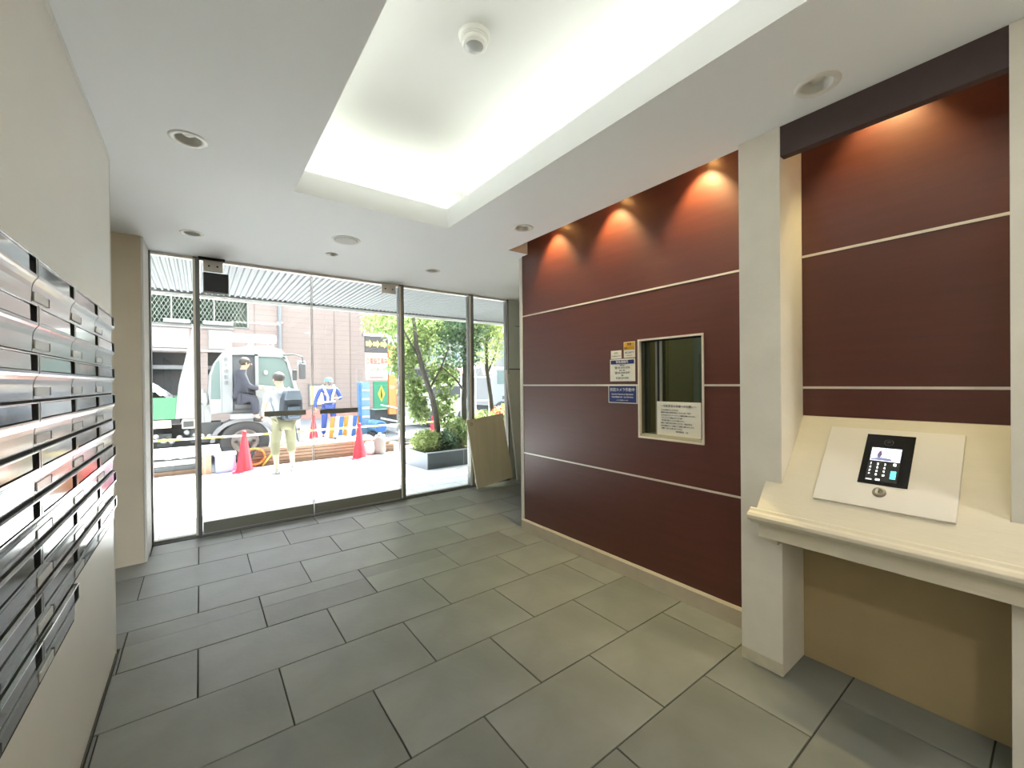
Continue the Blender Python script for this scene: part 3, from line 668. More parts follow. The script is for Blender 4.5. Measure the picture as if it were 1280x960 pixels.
MB().prism([(-.085,1.21),(.195,1.21),(.15,1.37),(-.03,1.37)],'y',-.285,-.06,Mx).build('top_flap', mat('flap_grey','4d5863',.7), bpo, bev=.015)
MB().box(-.09,.19,-.279,-.268,1.135,1.15,Mx).build('zip', m_under0, bpo)
t = MB().tube([Mx@Vector(p) for p in ((.17,.02,.90),(.24,.10,.60),(.28,.14,.46))],.008,6).build('hanging_strap', m_navy, bpo)
# worker behind the barrier
P2 = dict(pelvis=(0,0,.90),waist=(0,0,1.04),chest=(0,0,1.28),neck=(0,.01,1.46),headc=(0,.04,1.57),crown=(0,.03,1.65),look=(0,1,-.2),
 lsh=(-.21,0,1.38),lel=(-.32,.04,1.12),lwr=(-.20,.20,1.10),lpalm=(-.12,.24,1.12), rsh=(.21,0,1.38),rel=(.33,-.02,1.08),rwr=(.36,.06,.86),rpalm=(.36,.08,.79),
 lhip=(-.10,0,.86),lkn=(-.13,.03,.48),lan=(-.15,0,.09),ltoe=(-.17,.13,.045), rhip=(.10,0,.86),rkn=(.13,.03,.48),ran=(.15,0,.09),rtoe=(.17,.13,.045))
wk, Mw = person('person in pale blue safety helmet, blue workwear and white reflective vest',(2.90,12.5,-.2),R(180),P2,dict(shirt=m_blued,trousers=m_blued,long=True,hair=False,leglen=.95,shoe=m_black))
h = MB().lathe([(.135,-.005),(.118,.0),(.112,.04),(.09,.085),(.05,.11),(0,.118)],20,Mw@Matrix.Translation((0,.035,1.59))).build('helmet', mat('helmet_blue','4a97b0',.3), wk, smooth=True)
MB().ell(tuple(Mw@Vector((0,.095,1.525))),(.055,.03,.05),10).build('face_mask', mat('mask_dark','5b6068',.7), wk, smooth=True)
v = MB()
for sx in (-1,1): v.tube([Mw@Vector(p) for p in ((sx*.15,-.02,1.47),(sx*.13,.15,1.36),(sx*.06,.165,1.16),(sx*.05,.15,1.0))],.030,6); v.tube([Mw@Vector(p) for p in ((sx*.14,-.02,1.47),(sx*.13,-.14,1.3),(sx*.1,-.14,1.0))],.03,6)
v.tube([Mw@Vector(p) for p in ((-.165,0,1.02),(-.1,.15,1.02),(.1,.15,1.02),(.165,0,1.02),(.1,-.13,1.02),(-.1,-.13,1.02),(-.165,0,1.02))],.022,6)
v.build('reflective_vest', mat('reflective_white','f0f2e6',.4), wk, smooth=True)

# cones and bar
m_cone = mat('cone_red','b8001c',.5); m_coneb = mat('cone_base','b8223a',.5)
cn = thing('traffic_cone','','cone',(0,0,0),'red traffic cones')
MB().box(-.19,.19,-.19,.19,0,.025).build('base', m_coneb, cn, bev=.012)
MB().lathe([(.135,.022),(.128,.03),(.036,.60),(.030,.605)],28).build('body', m_cone, cn, smooth=True)
MB().lathe([(.030,.60),(.034,.61),(.034,.68),(.028,.70),(0,.70)],20).build('top_cap', m_cone, cn, smooth=True)
MB().lathe([(.0355,.615),(.038,.618),(.038,.635),(.0355,.638)],20).build('cap_ring', mat('cone_ring','8e1230',.5), cn, smooth=True)
cn.location = (.60,8.50,gz(8.5)); cn['label'] = 'red traffic cone beside the lilac crate, left of the walking person'
cn.rotation_euler.x = 0
dup(cn,(2.555,8.55,gz(8.55)),'red traffic cone on the pavement near the grey sack')
dup(cn,(2.38,11.9,-.2),'red traffic cone in the road left of the worker')
dup(cn,(4.6,9.4,-.2),'red traffic cone half hidden behind the planter trees')
t = thing('barrier_bar','yellow and white striped bar resting on the red cone tops','barrier bar',(1.0,8.55,.40))
a, b_ = Vector((-1.6,8.42,.395)), Vector((.60,8.50,.468))
def stripes(a,b_,n):
    for i in range(n):
        p,q = a.lerp(b_,i/n), a.lerp(b_,(i+1)/n)
        MB().tube([p,q],.017,8).build('bar_section', (mat('bar_yellow','b39a3c',.5) if i%2 else mat('bar_white','a9a9a5',.5)), t, smooth=True)
stripes(Vector((-1.4,8.45,.47)),Vector((.60,8.50,.445)),7); stripes(Vector((.60,8.50,.445)),Vector((2.555,8.55,.445)),7); stripes(Vector((2.555,8.55,.445)),Vector((4.3,8.7,.43)),6)
# planks stack
t = thing('plank_stack','stack of long brown timber planks lying along the kerb','planks',(1.5,9.25,-.2))
m_pl = mat('timber','7d6452',.75,var=.15,scale=6,stretch=(.3,1,2),col2='614c3d')
for i in range(5):
    for j in range(2):
        x0_,x1_ = (.72+i*.03, 4.2-i*.28) ; bx('plank', m_pl, (x0_+.02*j,x1_-.05*j,9.02+j*.17,9.18+j*.17,-.2+i*.064,-.2+i*.064+.056), t, bev=.004)
t = thing('plank_stack','low timber planks and white kerb board left of the crate','planks',(-1,9.25,-.2))
for i in range(3): bx('plank', (m_pl,mat('rubber_dark','54585a',.7),MATS['bar_white'])[i], (-2.2,.05,9.05+.03*i,9.25+.03*i,-.2+i*.075,-.2+i*.075+.068), t, bev=.004)
t = thing('plastic_crate','pale lilac plastic crate with lid on the pavement','crate',(.33,8.75,gz(8.75)))
g0 = gz(8.75)
MB().box(.19,.48,8.62,8.86,g0,g0+.34).build('body', mat('lilac_plastic','8a8aac',.45), t, bev=.03); MB().box(.175,.495,8.605,8.875,g0+.30,g0+.345).build('lid', mat('lilac_lid','9799b8',.45), t, bev=.01)
bx('latch', m_white, (.30,.37,8.598,8.61,g0+.26,g0+.32), t)
t = thing('cardboard_box','tan cardboard box left of the lilac crate','box',(.08,8.8,gz(8.8)))
MB().box(-.04,.14,8.66,8.86,g0,g0+.30).build('carton', mat('carton','957965',.8,var=.05,scale=8), t, bev=.004); bx('tape', mat('tape','b48f70',.5), (.035,.065,8.658,8.862,g0+.001,g0+.303), t)
t = thing('coiled_hose','orange and yellow hose coil behind the left red cone','hose',(.75,8.85,-.2))
pts = [(.78+.17*math.cos(a_*.4),9.0-.06+.05*math.sin(a_*.9),-.0+.15*math.sin(a_*.4)+.0) for a_ in range(48)]
MB().tube(pts,.018,6).build('hose', mat('hose_orange','b06a28',.5), t, smooth=True)
MB().tube([(.9,8.86,-.17),(1.15,8.88,.16),(1.3,8.9,.22)],.016,6).build('hose_end', mat('hose_yellow','ad8f38',.5), t, smooth=True)
t = thing('sandbag','white bulging sandbag next to the right cone','bag',(2.86,9.0,-.2)); MB().ell((2.86,8.86,-.05),(.13,.12,.17),16).build('sack', mat('sack_white','9d9896',.85,bump=.6,bscale=12), t, smooth=True); MB().ell((2.86,8.86,.12),(.05,.05,.04),8).build('tied_neck', mat('sack_red','c77a78',.8), t, smooth=True)
t = thing('sandbag','grey upright sack right of the white sandbag','bag',(3.05,8.95,-.2))
MB().lathe([(0,0),(.11,.0),(.125,.06),(.12,.28),(.09,.36),(.04,.40),(0,.40)],16,Matrix.Translation((3.06,8.82,gz(8.8)))).build('sack', mat('sack_grey','686561',.85,bump=.6,bscale=14), t, smooth=True); MB().ell((3.06,8.82,.22),(.05,.04,.05),8).build('tied_neck', MATS['sack_white'], t, smooth=True)
t = thing('steel_pipe','dark pipe lying on the road edge right of the grey sack','pipe',(3.9,9.6,-.2)); MB().tube([(3.45,9.6,-.08),(4.9,9.9,-.08)],.12,14).build('barrel', m_steeld, t, smooth=True); MB().tube([(3.44,9.598,-.08),(3.5,9.61,-.08)],.13,14).build('flange', m_steel, t, smooth=True)
# barricade boards below the worker
t = thing('barricade_boards','orange, white and blue striped barricade in front of the worker','barricade',(3.2,12.1,-.2))
for i in range(8):
    x = 2.78+i*.12; MB().prism([(x,-.14),(x+.10,-.14),(x+.16,.42),(x+.06,.42)],'y',12.0,12.03).build('stripe_board', (mat('bar_orange','b07226',.6),MATS['bar_white'],mat('bar_blue','375a96',.6))[i%3], t)
bx('foot', m_steeld, (2.75,3.8,11.95,12.1,-.2,-.14), t)
# rubble / sand pile
t = thing('sand_heap','low heap of pale rubble at the worker\'s feet','rubble',(3.0,11.2,-.2))
hb = MB()
for i in range(60): hb.ell((2.1+random.random()*1.9,11.0+random.random()*.5,-.17+random.random()*.08),(.05+random.random()*.07,)*1+(.06,.04) if False else (.06+random.random()*.06,.06,.045),6)
o = hb.build('rubble', mat('rubble_pale','c9c0b0',.9,var=.15,scale=8), t); o['kind'] = 'stuff'

# ------------------------------------------------------------------ truck
m_tr = mat('truck_white','83878b',.3,coat=.3); m_tyre = mat('tyre','3d3f42',.8); m_under = mat('chassis_dark','3a3d40',.7); m_win = mat('truck_glass','5c6c6c',.1,spec=.8); m_cabin = mat('cab_inside','4b4f55',.8)
tk = thing('dump_truck','white dump truck with green side board and open cab','truck',(.7,10.6,-.2))
y0t, y1t = 9.62, 11.65
prof = [(.16,.78),(.12,1.2),(.15,1.52),(.22,1.75),(.33,1.92),(.50,2.03),(.75,2.08),(1.15,2.09),(1.34,2.03),(1.44,1.90),(1.56,1.50),(1.63,1.22),(1.67,.95),(1.68,.35),(1.35,.35),(1.27,.52),(1.10,.66),(.90,.735),(.68,.76),(.5,.76),(.36,.78)]
# cab side shell with door opening as frame pieces
side_out = prof
def ring_between(outer, inner):
    pass
cabm = MB()
cabm.prism(prof,'y',y0t+.06,y1t)
cabm.build('cab', m_tr, tk, bev=.02)
# near side skin: pieces around the openings
sk = MB()
sk.prism([(.16,.78),(.12,1.2),(.15,1.52),(.22,1.75),(.33,1.92),(.44,2.0),(.50,1.90),(.50,.80)],'y',y0t,y0t+.06)
sk.prism([(.44,2.0),(.50,2.03),(.75,2.08),(1.15,2.09),(1.34,2.03),(1.40,1.95),(1.36,1.92),(.50,1.90)],'y',y0t,y0t+.06)
sk.build('side_skin', m_tr, tk)
bx('door_opening', m_cabin, (.50,.87,y0t+.045,y0t+.065,.82,1.90), tk)
bx('seat', mat('seat_grey','5e6266',.8), (.53,.80,y0t+.02,y0t+.062,.86,1.05), tk); MB().prism([(.53,1.0),(.62,1.0),(.56,1.5),(.53,1.5)],'y',y0t+.02,y0t+.062).build('seat_back', MATS['seat_grey'], tk)
d = MB(); d.prism([(.87,.70),(.87,1.33),(1.62,1.22),(1.66,.95),(1.67,.40),(1.38,.42),(1.28,.56),(1.10,.70)],'y',y0t-.03,y0t+.06)
d.prism([(.87,1.30),(.87,1.93),(.93,1.93),(.93,1.30)],'y',y0t-.03,y0t+.06); d.prism([(.87,1.88),(.87,1.93),(1.36,1.91),(1.44,1.84),(1.40,1.82),(1.32,1.87)],'y',y0t-.03,y0t+.06)
d.prism([(1.36,1.91),(1.46,1.80),(1.63,1.22),(1.56,1.22),(1.42,1.78),(1.34,1.87)],'y',y0t-.03,y0t+.06)
dr = d.build('door', m_tr, tk, bev=.008)
MB().prism([(.93,1.31),(.93,1.88),(1.32,1.87),(1.40,1.80),(1.56,1.22)],'y',y0t,y0t+.02).build('door_window', m_win, dr)
bx('door_vent', mat('vent_grey','6f767c',.5), (.93,1.00,y0t-.034,y0t-.03,.80,1.06), dr); MB().ell((1.05,y0t-.02,1.56),(.045,.02,.05),12).build('steering_wheel', m_tr, dr, smooth=True)
MB().prism([(.155,1.05),(.17,1.5),(.24,1.74),(.30,1.80),(.31,1.05)],'y',y0t-.004,y0t+.001).build('corner_window', m_win, tk)
bx('rear_pillar_line', mat('seam_grey','5f6468',.6), (.325,.335,y0t-.003,y0t+.001,.80,1.88), tk)
for i,ch in enumerate('最大積載量'): text(ch, .085, frameM((.40,y0t-.004,1.80-i*.112),(1,0,0),(0,0,1)), MATS['seam_grey'], tk, 'lettering')
# step, arch, wheel
bx('side_step', mat('step_grey','8b9096',.5), (.45,.92,y0t-.10,y0t+.02,.66,.76), tk, bev=.01)
arch = MB(); n_a = 14
o_ = [(.70+.56*math.cos(math.pi*i/n_a), .24+.44*math.sin(math.pi*i/n_a)) for i in range(n_a+1)]; i_ = [(.70+.49*math.cos(math.pi*i/n_a), .24+.37*math.sin(math.pi*i/n_a)) for i in range(n_a,-1,-1)]
for i in range(n_a): arch.prism([o_[i],o_[i+1],i_[n_a-1-i],i_[n_a-i]],'y',y0t-.05,y0t+.35)
arch.build('wheel_arch', mat('arch_grey','73767b',.6), tk)
def wheel(x,y,z=.215,r=.42):
    TW = Matrix.Translation((x,y,z)) @ Matrix.Rotation(R(90),4,'X')
    q = MB().lathe([(.22,.02),(.26,.06),(.36,.085),(.41,.07),(.42,.0),(.42,-.12),(.36,-.14),(.22,-.12)],32,TW).build('tyre', m_tyre, tk, smooth=True)
    MB().lathe([(.24,.03),(.235,.05),(.20,.02),(.10,-.01),(.09,.05),(.0,.06)],24,TW).build('rim', mat('rim_grey','7d7a78',.4,.4), q, smooth=True)
    for i in range(6):
        a_ = i*math.pi/3; MB().lathe([(0,.03),(.022,.03),(.03,.0)],10,TW@Matrix.Translation((.15*math.cos(a_),.15*math.sin(a_),.0))).build('wheel_nut', m_under, q)
wheel(.70,y0t+.05); wheel(-2.6,y0t+.05)
u = MB(); u.box(-4.6,.55,10.1,11.2,.15,.50).box(-.15,.32,9.7,10.1,.25,.62); u.box(-.62,-.42,9.75,9.95,.22,.45); u.box(-1.2,-.9,9.72,9.95,.15,.45); u.build('chassis', m_under, tk)
pc = MB()
for i in range(14): x = -1.3+i*.11; pc.ell((x,9.7+random.random()*.1,.30+random.random()*.2),(.05,.04,.05),8)
pc.build('air_tanks', mat('tank_pale','a9adb0',.4,.4), tk, smooth=True)
e = MB(); e.tube([(.03,9.75,.45),(.03,9.75,1.25)],.045,10); e.ell((.06,9.75,1.05),(.08,.08,.14),12); e.box(-.02,.16,9.72,10.0,.55,.95); e.build('air_intake', mat('intake_grey','8d9193',.6), tk, smooth=False)
bx('bed_rail', mat('bed_cream','d8c9b4',.5), (-4.6,-.42,9.64,9.72,.56,.70), tk); 
bx('lamp_cluster', mat('lamp_cream','d6cdbc',.4), (-.27,-.08,9.60,9.66,.53,.70), tk, bev=.02); bx('lamp_lens', m_under, (-.25,-.10,9.595,9.60,.56,.67), tk)
bx('side_board', mat('board_green','427a58',.5,var=.05,scale=4), (-4.6,-.34,9.60,9.66,.72,1.10), tk)
bx('bed_floor', m_under, (-4.6,-.3,9.66,11.6,.62,.75), tk); bx('side_board', MATS['board_green'], (-4.6,-.34,11.6,11.66,.72,1.10), tk)
MB().prism([(-.36,.72),(-.31,1.32),(-.20,1.85),(-.10,2.38),(-.03,2.42),(-.03,.72)],'y',9.58,9.64).build('headboard_wing', m_tr, tk)
bx('headboard', m_tr, (-.10,-.03,9.64,11.6,.72,2.38), tk)
# load
V, F = [], []; NX, NY = 90, 40
for j in range(NY+1):
    for i in range(NX+1):
        x = -3.9+3.5*i/NX; y = 9.70+1.85*j/NY
        hh = .88+.62*math.exp(-((x+1.0)/.62)**2)*math.exp(-((y-10.1)/.7)**2)+.18*math.exp(-((x+2.6)/.7)**2)
        V.append((x+random.gauss(0,.008), y, hh+random.uniform(-.022,.022)))
for j in range(NY):
    for i in range(NX): k = j*(NX+1)+i; F.append((k,k+1,k+NX+2,k+NX+1))
me = bpy.data.meshes.new('gravel_load'); me.from_pydata(V,[],F); me.materials.append(mat('gravel_white','7c7d80',.9,var=.35,scale=30))
lo_ = bpy.data.objects.new('gravel_load', me); COL.objects.link(lo_); lo_['kind'] = 'stuff'; tag(lo_,'heap of white gravel piled in the truck bed','gravel')
# roof rack and mirror
rk = MB()
for x in (.45,.85,1.2):
    for y in (y0t+.1,y0t+.9): rk.tube([(x,y,2.05),(x,y,2.2)],.02,6)
for z in (2.17,2.30): rk.tube([(.38,y0t+.08,z),(1.25,y0t+.08,z)],.02,6)
rk.box(.36,1.27,y0t+.1,y0t+.13,2.19,2.29); rk.build('roof_rack', mat('rack_white','9ca2a2',.4), tk)
MB().tube([(1.38,y0t+.02,1.92),(1.55,y0t-.15,1.93),(1.68,y0t-.22,1.88),(1.70,y0t-.22,1.70)],.014,6).build('mirror_arm', m_under, tk)
mi = MB().box(1.62,1.74,y0t-.28,y0t-.16,1.42,1.74).build('mirror', m_under, tk, bev=.03); MB().box(1.60,1.76,y0t-.16,y0t-.13,1.66,1.80).build('mirror_cap', m_tr, tk, bev=.02)
MB().box(1.52,1.60,y0t-.14,y0t-.06,1.40,1.62).build('small_mirror', m_under, tk, bev=.02)
bx('bumper', mat('bumper_white','9da0a3',.4), (1.66,1.74,y0t,y1t,.10,.42), tk)
bx('windscreen', m_win, (1.60,1.62,y0t+.2,y1t-.2,1.25,1.30), tk)
# driver
PD = dict(pelvis=(0,0,.25),waist=(0,.0,.38),chest=(0,.02,.62),neck=(0,.05,.80),headc=(0,.09,.90),crown=(0,.09,.98),look=(0,1,0),
 lsh=(-.20,.0,.72),lel=(-.24,.10,.48),lwr=(-.15,.28,.42),lpalm=(-.12,.34,.42), rsh=(.20,0,.72),rel=(.24,.10,.48),rwr=(.16,.28,.42),rpalm=(.12,.34,.44),
 lhip=(-.10,.05,.24),lkn=(-.12,.24,.24),lan=(-.12,.26,-.12),ltoe=(-.12,.34,-.16), rhip=(.10,.05,.24),rkn=(.12,.20,.24),ran=(.12,.24,-.12),rtoe=(.12,.30,-.16))
m_over = mat('dark_overall','2b2e3b',.85)
person('person in dark overalls sitting in the open truck cab doorway',(.62,y0t-.16,.82),R(-90),PD,dict(shirt=m_over,trousers=m_over,long=True,shoe=m_black))

# ------------------------------------------------------------------ building across the street
m_pink = facade('pink_tile','8a7b75','7e706b',.22,3.0); m_pan = mat('pale_panel','8f8987',.6); m_gar = mat('garage_dark','4a4c50',.8)
bd = thing('building','pale pink tiled building across the street with garage and lattice window','building',(0,20,-.2))
BH = [(-1.5,-.24,.9,2.56),(.25,1.1,.9,2.62),(-3.2,1.62,3.60,4.92),(3.86,4.62,.40,1.26)]
MB().slab('y',[-14,7.75],[-.2,9.5],BH,20,20.4).build('wall', m_pink, bd)
bx('wall_back_mass', m_pink, (-14,7.75,21.6,27,-.2,9.5), bd); bx('side_wall', m_pink, (7.45,7.75,20.4,21.6,-.2,9.5), bd)
bx('plinth', mat('plinth_red','a98076',.8), (2.0,7.76,19.9,20.0,-.2,.18), bd)
bx('window_recess', mat('recess_green','6b7a6c',.8), (-3.4,1.7,21.3,21.5,3.4,5.2), bd); bx('garage_recess', m_gar, (-1.8,1.3,21.3,21.5,-.2,2.9), bd); bx('garage_beam', mat('beam_grey','888a8c',.8), (-1.6,1.2,20.6,20.8,1.95,2.1), bd)
la = MB(); x = -3.2
while x < 1.2: la.tube([(x,20.15,3.62),(x+.66,20.15,4.9)],.012,4); la.tube([(x+.66,20.17,3.62),(x,20.17,4.9)],.012,4); x += .13
la.build('lattice', mat('lattice_pale','8b9189',.5), bd)
for a_ in (-3.1,-.85,.45): bx('window_post', m_pan, (a_,a_+.05,20.05,20.12,3.55,4.95), bd)
for d in ((-3.2,1.62,20.0,20.08,3.58,3.64),(1.56,1.62,19.98,20.08,3.6,4.92),(-3.2,1.62,20.0,20.08,4.86,4.92)): bx('window_frame', m_steeld, d, bd)
for a_,b2 in ((-1.05,-.28),(.12,1.08)): bx('ledge_unit', MATS['bar_white'], (a_,b2,19.8,20.0,3.66,3.80), bd)
for a_,b2 in ((-1.42,-.30),(.28,1.05)):
    bx('facade_panel', m_pan, (a_,b2,19.95,20.0,2.72,3.48), bd, bev=.01)
bx('panel_band', m_pan, (-3,1.1,19.93,20.0,2.60,2.70), bd); bx('panel_band', m_pan, (-3,1.1,19.93,20.0,3.50,3.58), bd)
bx('garage_jamb', MATS['bar_white'], (-1.58,-1.48,19.9,20.1,-.2,2.6), bd)
MB().tube([(2.72,19.9,-.2),(2.72,19.9,9)],.07,10).build('downpipe', mat('pipe_grey','767a7f',.5), bd); bx('bracket', m_steel, (2.62,2.82,19.85,20,3.9,3.95), bd)
lw = MB().slab('y',[3.80,4.68],[.34,1.32],[(3.88,4.60,.42,1.24)],19.96,20.05).build('small_window_frame', m_steeld, bd)
bx('small_window', mat('warm_window','c9a860',.5,emit='e8c880',estr=.6), (3.86,4.62,20.06,20.1,.4,1.26), bd)
for a_ in (1.8,4.9,5.6): bx('facade_joint', mat('joint_pink','756863',.8), (a_,a_+.03,19.985,20.0,-.2,9.5), bd)
gl = MB()
def leaves(b, centers, n, size):
    V, F = [], []
    for i in range(n):
        c_, r_ = random.choice(centers)
        while True:
            p = Vector([random.uniform(-1,1) for _ in range(3)])
            if p.length < 1: break
        p = Vector(c_) + Vector((p.x*r_[0],p.y*r_[1],p.z*r_[2]))
        d = Vector([random.gauss(0,1) for _ in range(3)]).normalized(); d.z -= .3; d.normalize(); u = d.orthogonal().normalized(); u.rotate(Matrix.Rotation(random.random()*6.28,3,d)); nrm = d.cross(u)
        L_ = size*random.uniform(.7,1.3); W_ = L_*.24; k0 = len(V)
        V += [p, p+d*L_*.5+u*W_-nrm*W_*.3, p+d*L_, p+d*L_*.5-u*W_-nrm*W_*.3]; F += [(k0,k0+1,k0+2),(k0,k0+2,k0+3)]
    return V,F
def foliage(name, m, centers, n, size, parent, label=None):
    V,F = leaves(None, centers, n, size); o0 = ORG[parent.name]; me = bpy.data.meshes.new(name); me.from_pydata([v-o0 for v in V],[],F); me.materials.append(m)
    o = bpy.data.objects.new(name, me); COL.objects.link(o); o.parent = parent; o['kind'] = 'stuff'; ORG[o.name] = o0.copy(); return o
m_leaf = leafmat('leaf_green','5b7348','a3b37c'); m_leaf2 = leafmat('leaf_light','869a5c','bcc68e'); m_leafd = leafmat('leaf_dark','4a6450','7f957a'); m_bark = mat('bark','45423d',.9,var=.2,scale=20,bump=.5,bscale=40)
foliage('climbing_leaves', m_leafd, [((-1.6,20.9,4.3),(1.5,.3,.65)),((.1,20.9,4.3),(1.2,.3,.65))], 2600, .16, bd)

# second building, right of the alley
b2 = thing('building','tall pale building far right behind the trees','building',(16,26,-.2))
bx('wall', mat('pale_render','96948f',.8,var=.04,scale=2), (9.2,30,26,30,-.2,14), b2)
for i in range(8):
    for j in range(3): o = bx('window', mat('far_window','8b979c',.3), (10.2+i*2.1,11.4+i*2.1,25.95,26,2.6+j*3.0,4.1+j*3.0), b2)
bx('balcony', MATS['bar_white'], (9.2,24,25.3,26,5.0,5.7), b2); bx('shop_front', m_gar, (9.6,24,25.9,26,-.2,2.2), b2); bx('cornice', m_pan, (9.2,24,25.7,26,2.25,2.5), b2)
t = thing('shop_awning','orange awning glimpsed between the tree trunks','awning',(11.2,18,2)); MB().prism([(17.4,1.55),(18.4,2.15),(18.4,2.2),(17.4,1.62)],'x',10.2,12.2).build('canopy', mat('awning_orange','a83f1e',.6), t); bx('valance', MATS['awning_orange'], (10.2,12.2,17.38,17.41,1.38,1.6), t)
for x in (10.25,12.15): MB().tube([(x,17.45,-.2),(x,17.45,1.6)],.03,6).build('post', m_steeld, t)
t = thing('box_truck','white parked truck at the far right behind the trees','truck',(10.2,14.5,-.2))
MB().box(9.5,11.6,14.0,15.8,.35,1.95).build('body', m_tr, t, bev=.06); bx('window', m_win, (9.75,10.35,13.98,14.0,1.25,1.8), t); bx('blue_panel', mat('panel_teal','6db5cc',.5), (10.4,10.9,13.98,14.0,1.0,1.7), t); bx('underbody', m_under, (9.6,11.5,14.1,15.7,.0,.35), t)
for x in (9.95,11.2): MB().lathe([(0,.02),(.2,.02),(.36,.03),(.38,-.1),(0,-.1)],20,Matrix.Translation((x,14.0,.17))@Matrix.Rotation(R(90),4,'X')).build('wheel', m_tyre, t)
bx('lamp', m_under, (10.0,10.2,13.97,14.0,.62,.75), t)
t = thing('scaffold_frame','thin pale scaffold frame right of the tree trunks','scaffold',(7.3,12,-.2))
for x in (6.9,7.45,8.0): MB().tube([(x,12,-.2),(x,12,2.6)],.028,6).build('upright', MATS['bar_white'], t)
for z in (.7,1.5,2.3): MB().tube([(6.8,12,z),(8.1,12,z)],.024,6).build('crossbar', MATS['bar_white'], t)
MB().tube([(6.9,12.02,.7),(7.45,12.02,1.5),(8.0,12.02,2.3)],.02,6).build('brace', m_steeld, t)
t = thing('tarp_bundle','grey tarpaulin hung on the scaffold frame','tarpaulin',(7.9,11.9,1.5)); MB().prism([(7.55,2.1),(8.05,2.2),(8.25,1.6),(7.7,1.55)],'y',11.85,11.93).build('sheet', mat('tarp_grey','a09a94',.8), t, bev=.02); MB().tube([(7.55,11.88,2.12),(8.05,11.88,2.22)],.015,6).build('cord', m_steeld, t)
t = thing('parked_van','dark parked vehicle half hidden behind the planter','car',(6.8,13.2,-.2))
MB().prism([(5.9,.1),(5.95,.75),(6.25,1.25),(7.9,1.3),(8.1,.7),(8.1,.1)],'y',13.0,14.6).build('body', mat('car_silver','b9bcc0',.3,.3), t, bev=.05)
MB().prism([(6.2,.78),(6.38,1.18),(7.75,1.2),(7.85,.78)],'y',12.985,13.0).build('side_window', m_under, t)
for x in (6.4,7.6): MB().lathe([(0,.03),(.18,.03),(.29,.02),(.3,-.15),(0,-.15)],20,Matrix.Translation((x,13.0,.1))@Matrix.Rotation(R(90),4,'X')).build('wheel', m_tyre, t)

# arrow-board trailer
tl = thing('arrow_board_trailer','roadworks sign trailer with yellow arrows and red lettering','sign trailer',(4.1,12.2,-.2))
YT = 12.0
bx('arrow_board', mat('board_dark','38373c',.6), (3.78,4.43,YT,YT+.08,2.22,2.68), tl, bev=.01); bx('board_top', m_steel, (3.74,4.45,YT-.02,YT+.2,2.68,2.76), tl)
for i in range(3):
    x = 3.795+i*.215; MB().prism([(x,2.40),(x+.11,2.40),(x+.11,2.35),(x+.19,2.46),(x+.11,2.57),(x+.11,2.52),(x,2.52)],'y',YT-.012,YT).build('arrow', mat('arrow_yellow','b5b04c',.5,emit='f0eb80',estr=.12), tl)
bx('message_board', mat('board_cream','8b8a7e',.5), (3.78,4.43,YT,YT+.06,1.42,2.20), tl, bev=.008)
m_red = mat('letter_red','96101f',.5)
def OW(x,z,y): return frameM((x,y,z),(1,0,0),(0,0,1))
text('◇電設工事中', .20, OW(4.11,1.95,YT-.004), m_red, tl, sx=.52); text('ご協力願います', .11, OW(4.14,1.72,YT-.004), MATS['seam_grey'], tl, sx=.8)
bx('red_line', m_red, (3.9,4.3,YT-.003,YT,1.48,1.50), tl)
bx('green_board', mat('sign_green','20684f',.5), (4.0,4.42,YT-.02,YT+.04,.58,1.38), tl, bev=.008)
MB().prism([(4.225,.78),(4.33,1.02),(4.225,1.26),(4.12,1.02)],'y',YT-.026,YT-.02).build('yellow_diamond', mat('diamond_yellow','a09a30',.5), tl)
wkf = MB(); wkf.prism([(4.195,.88),(4.215,.88),(4.225,.98),(4.24,.88),(4.262,.88),(4.24,1.04),(4.238,1.12),(4.212,1.12),(4.205,1.02)],'y',YT-.032,YT-.026); wkf.ell((4.226,YT-.028,1.145),(.018,.005,.02),8); wkf.build('worker_symbol', m_black, tl)
bx('blue_column', mat('column_blue','557590',.5,var=.1,scale=5), (3.62,3.86,YT-.1,YT+.3,-.1,1.36), tl, bev=.01); bx('column_edge', mat('edge_blue','2a5a94',.5), (3.58,3.63,YT-.11,YT-.05,-.1,1.3), tl)
for i in range(5): bx('column_rib', m_steel, (3.64,3.85,YT-.11,YT-.1,.1+i*.25,.16+i*.25), tl)
oc = bx('orange_post', mat('post_orange','b06f3c',.5), (4.46,4.68,YT,YT+.15,.4,2.45), tl, bev=.01); bx('post_cap', mat('cap_lilac','b7b7d8',.5), (4.45,4.69,YT-.02,YT+.16,2.45,2.72), tl); bx('post_band', mat('band_teal','84b4b8',.5), (4.455,4.685,YT-.01,YT+.155,1.58,1.85), tl)
text('安全第一', .13, frameM((4.57,YT-.004,1.2),(1,0,0),(0,0,1)), MATS['bar_white'], tl, sx=.38)
bx('tail_chassis', m_under, (4.1,4.9,YT+.2,YT+1.4,.05,.55), tl); bx('tail_frame', MATS['bar_white'], (4.72,4.9,YT-.05,YT+.1,-.1,2.9), tl)
for z in (.5,.9): MB().tube([(4.2,YT,z-.2),(4.85,YT,z-.35)],.03,6).build('strut', m_steel, tl)
t = thing('blue_barrel','bright blue barrel lying beside the sign trailer','barrel',(4.0,11.4,-.0))
MB().tube([(3.93,11.2,.13),(3.93,11.9,.13)],.17,20).build('drum', mat('barrel_pale','4a7398',.4), t, smooth=True, bev=.01); MB().tube([(3.93,11.18,.13),(3.93,11.2,.13)],.14,20).build('lid', mat('barrel_blue','1f519c',.4), t)
MB().box(3.75,4.1,11.3,11.8,-.2,-.03).build('cradle', m_under, t)

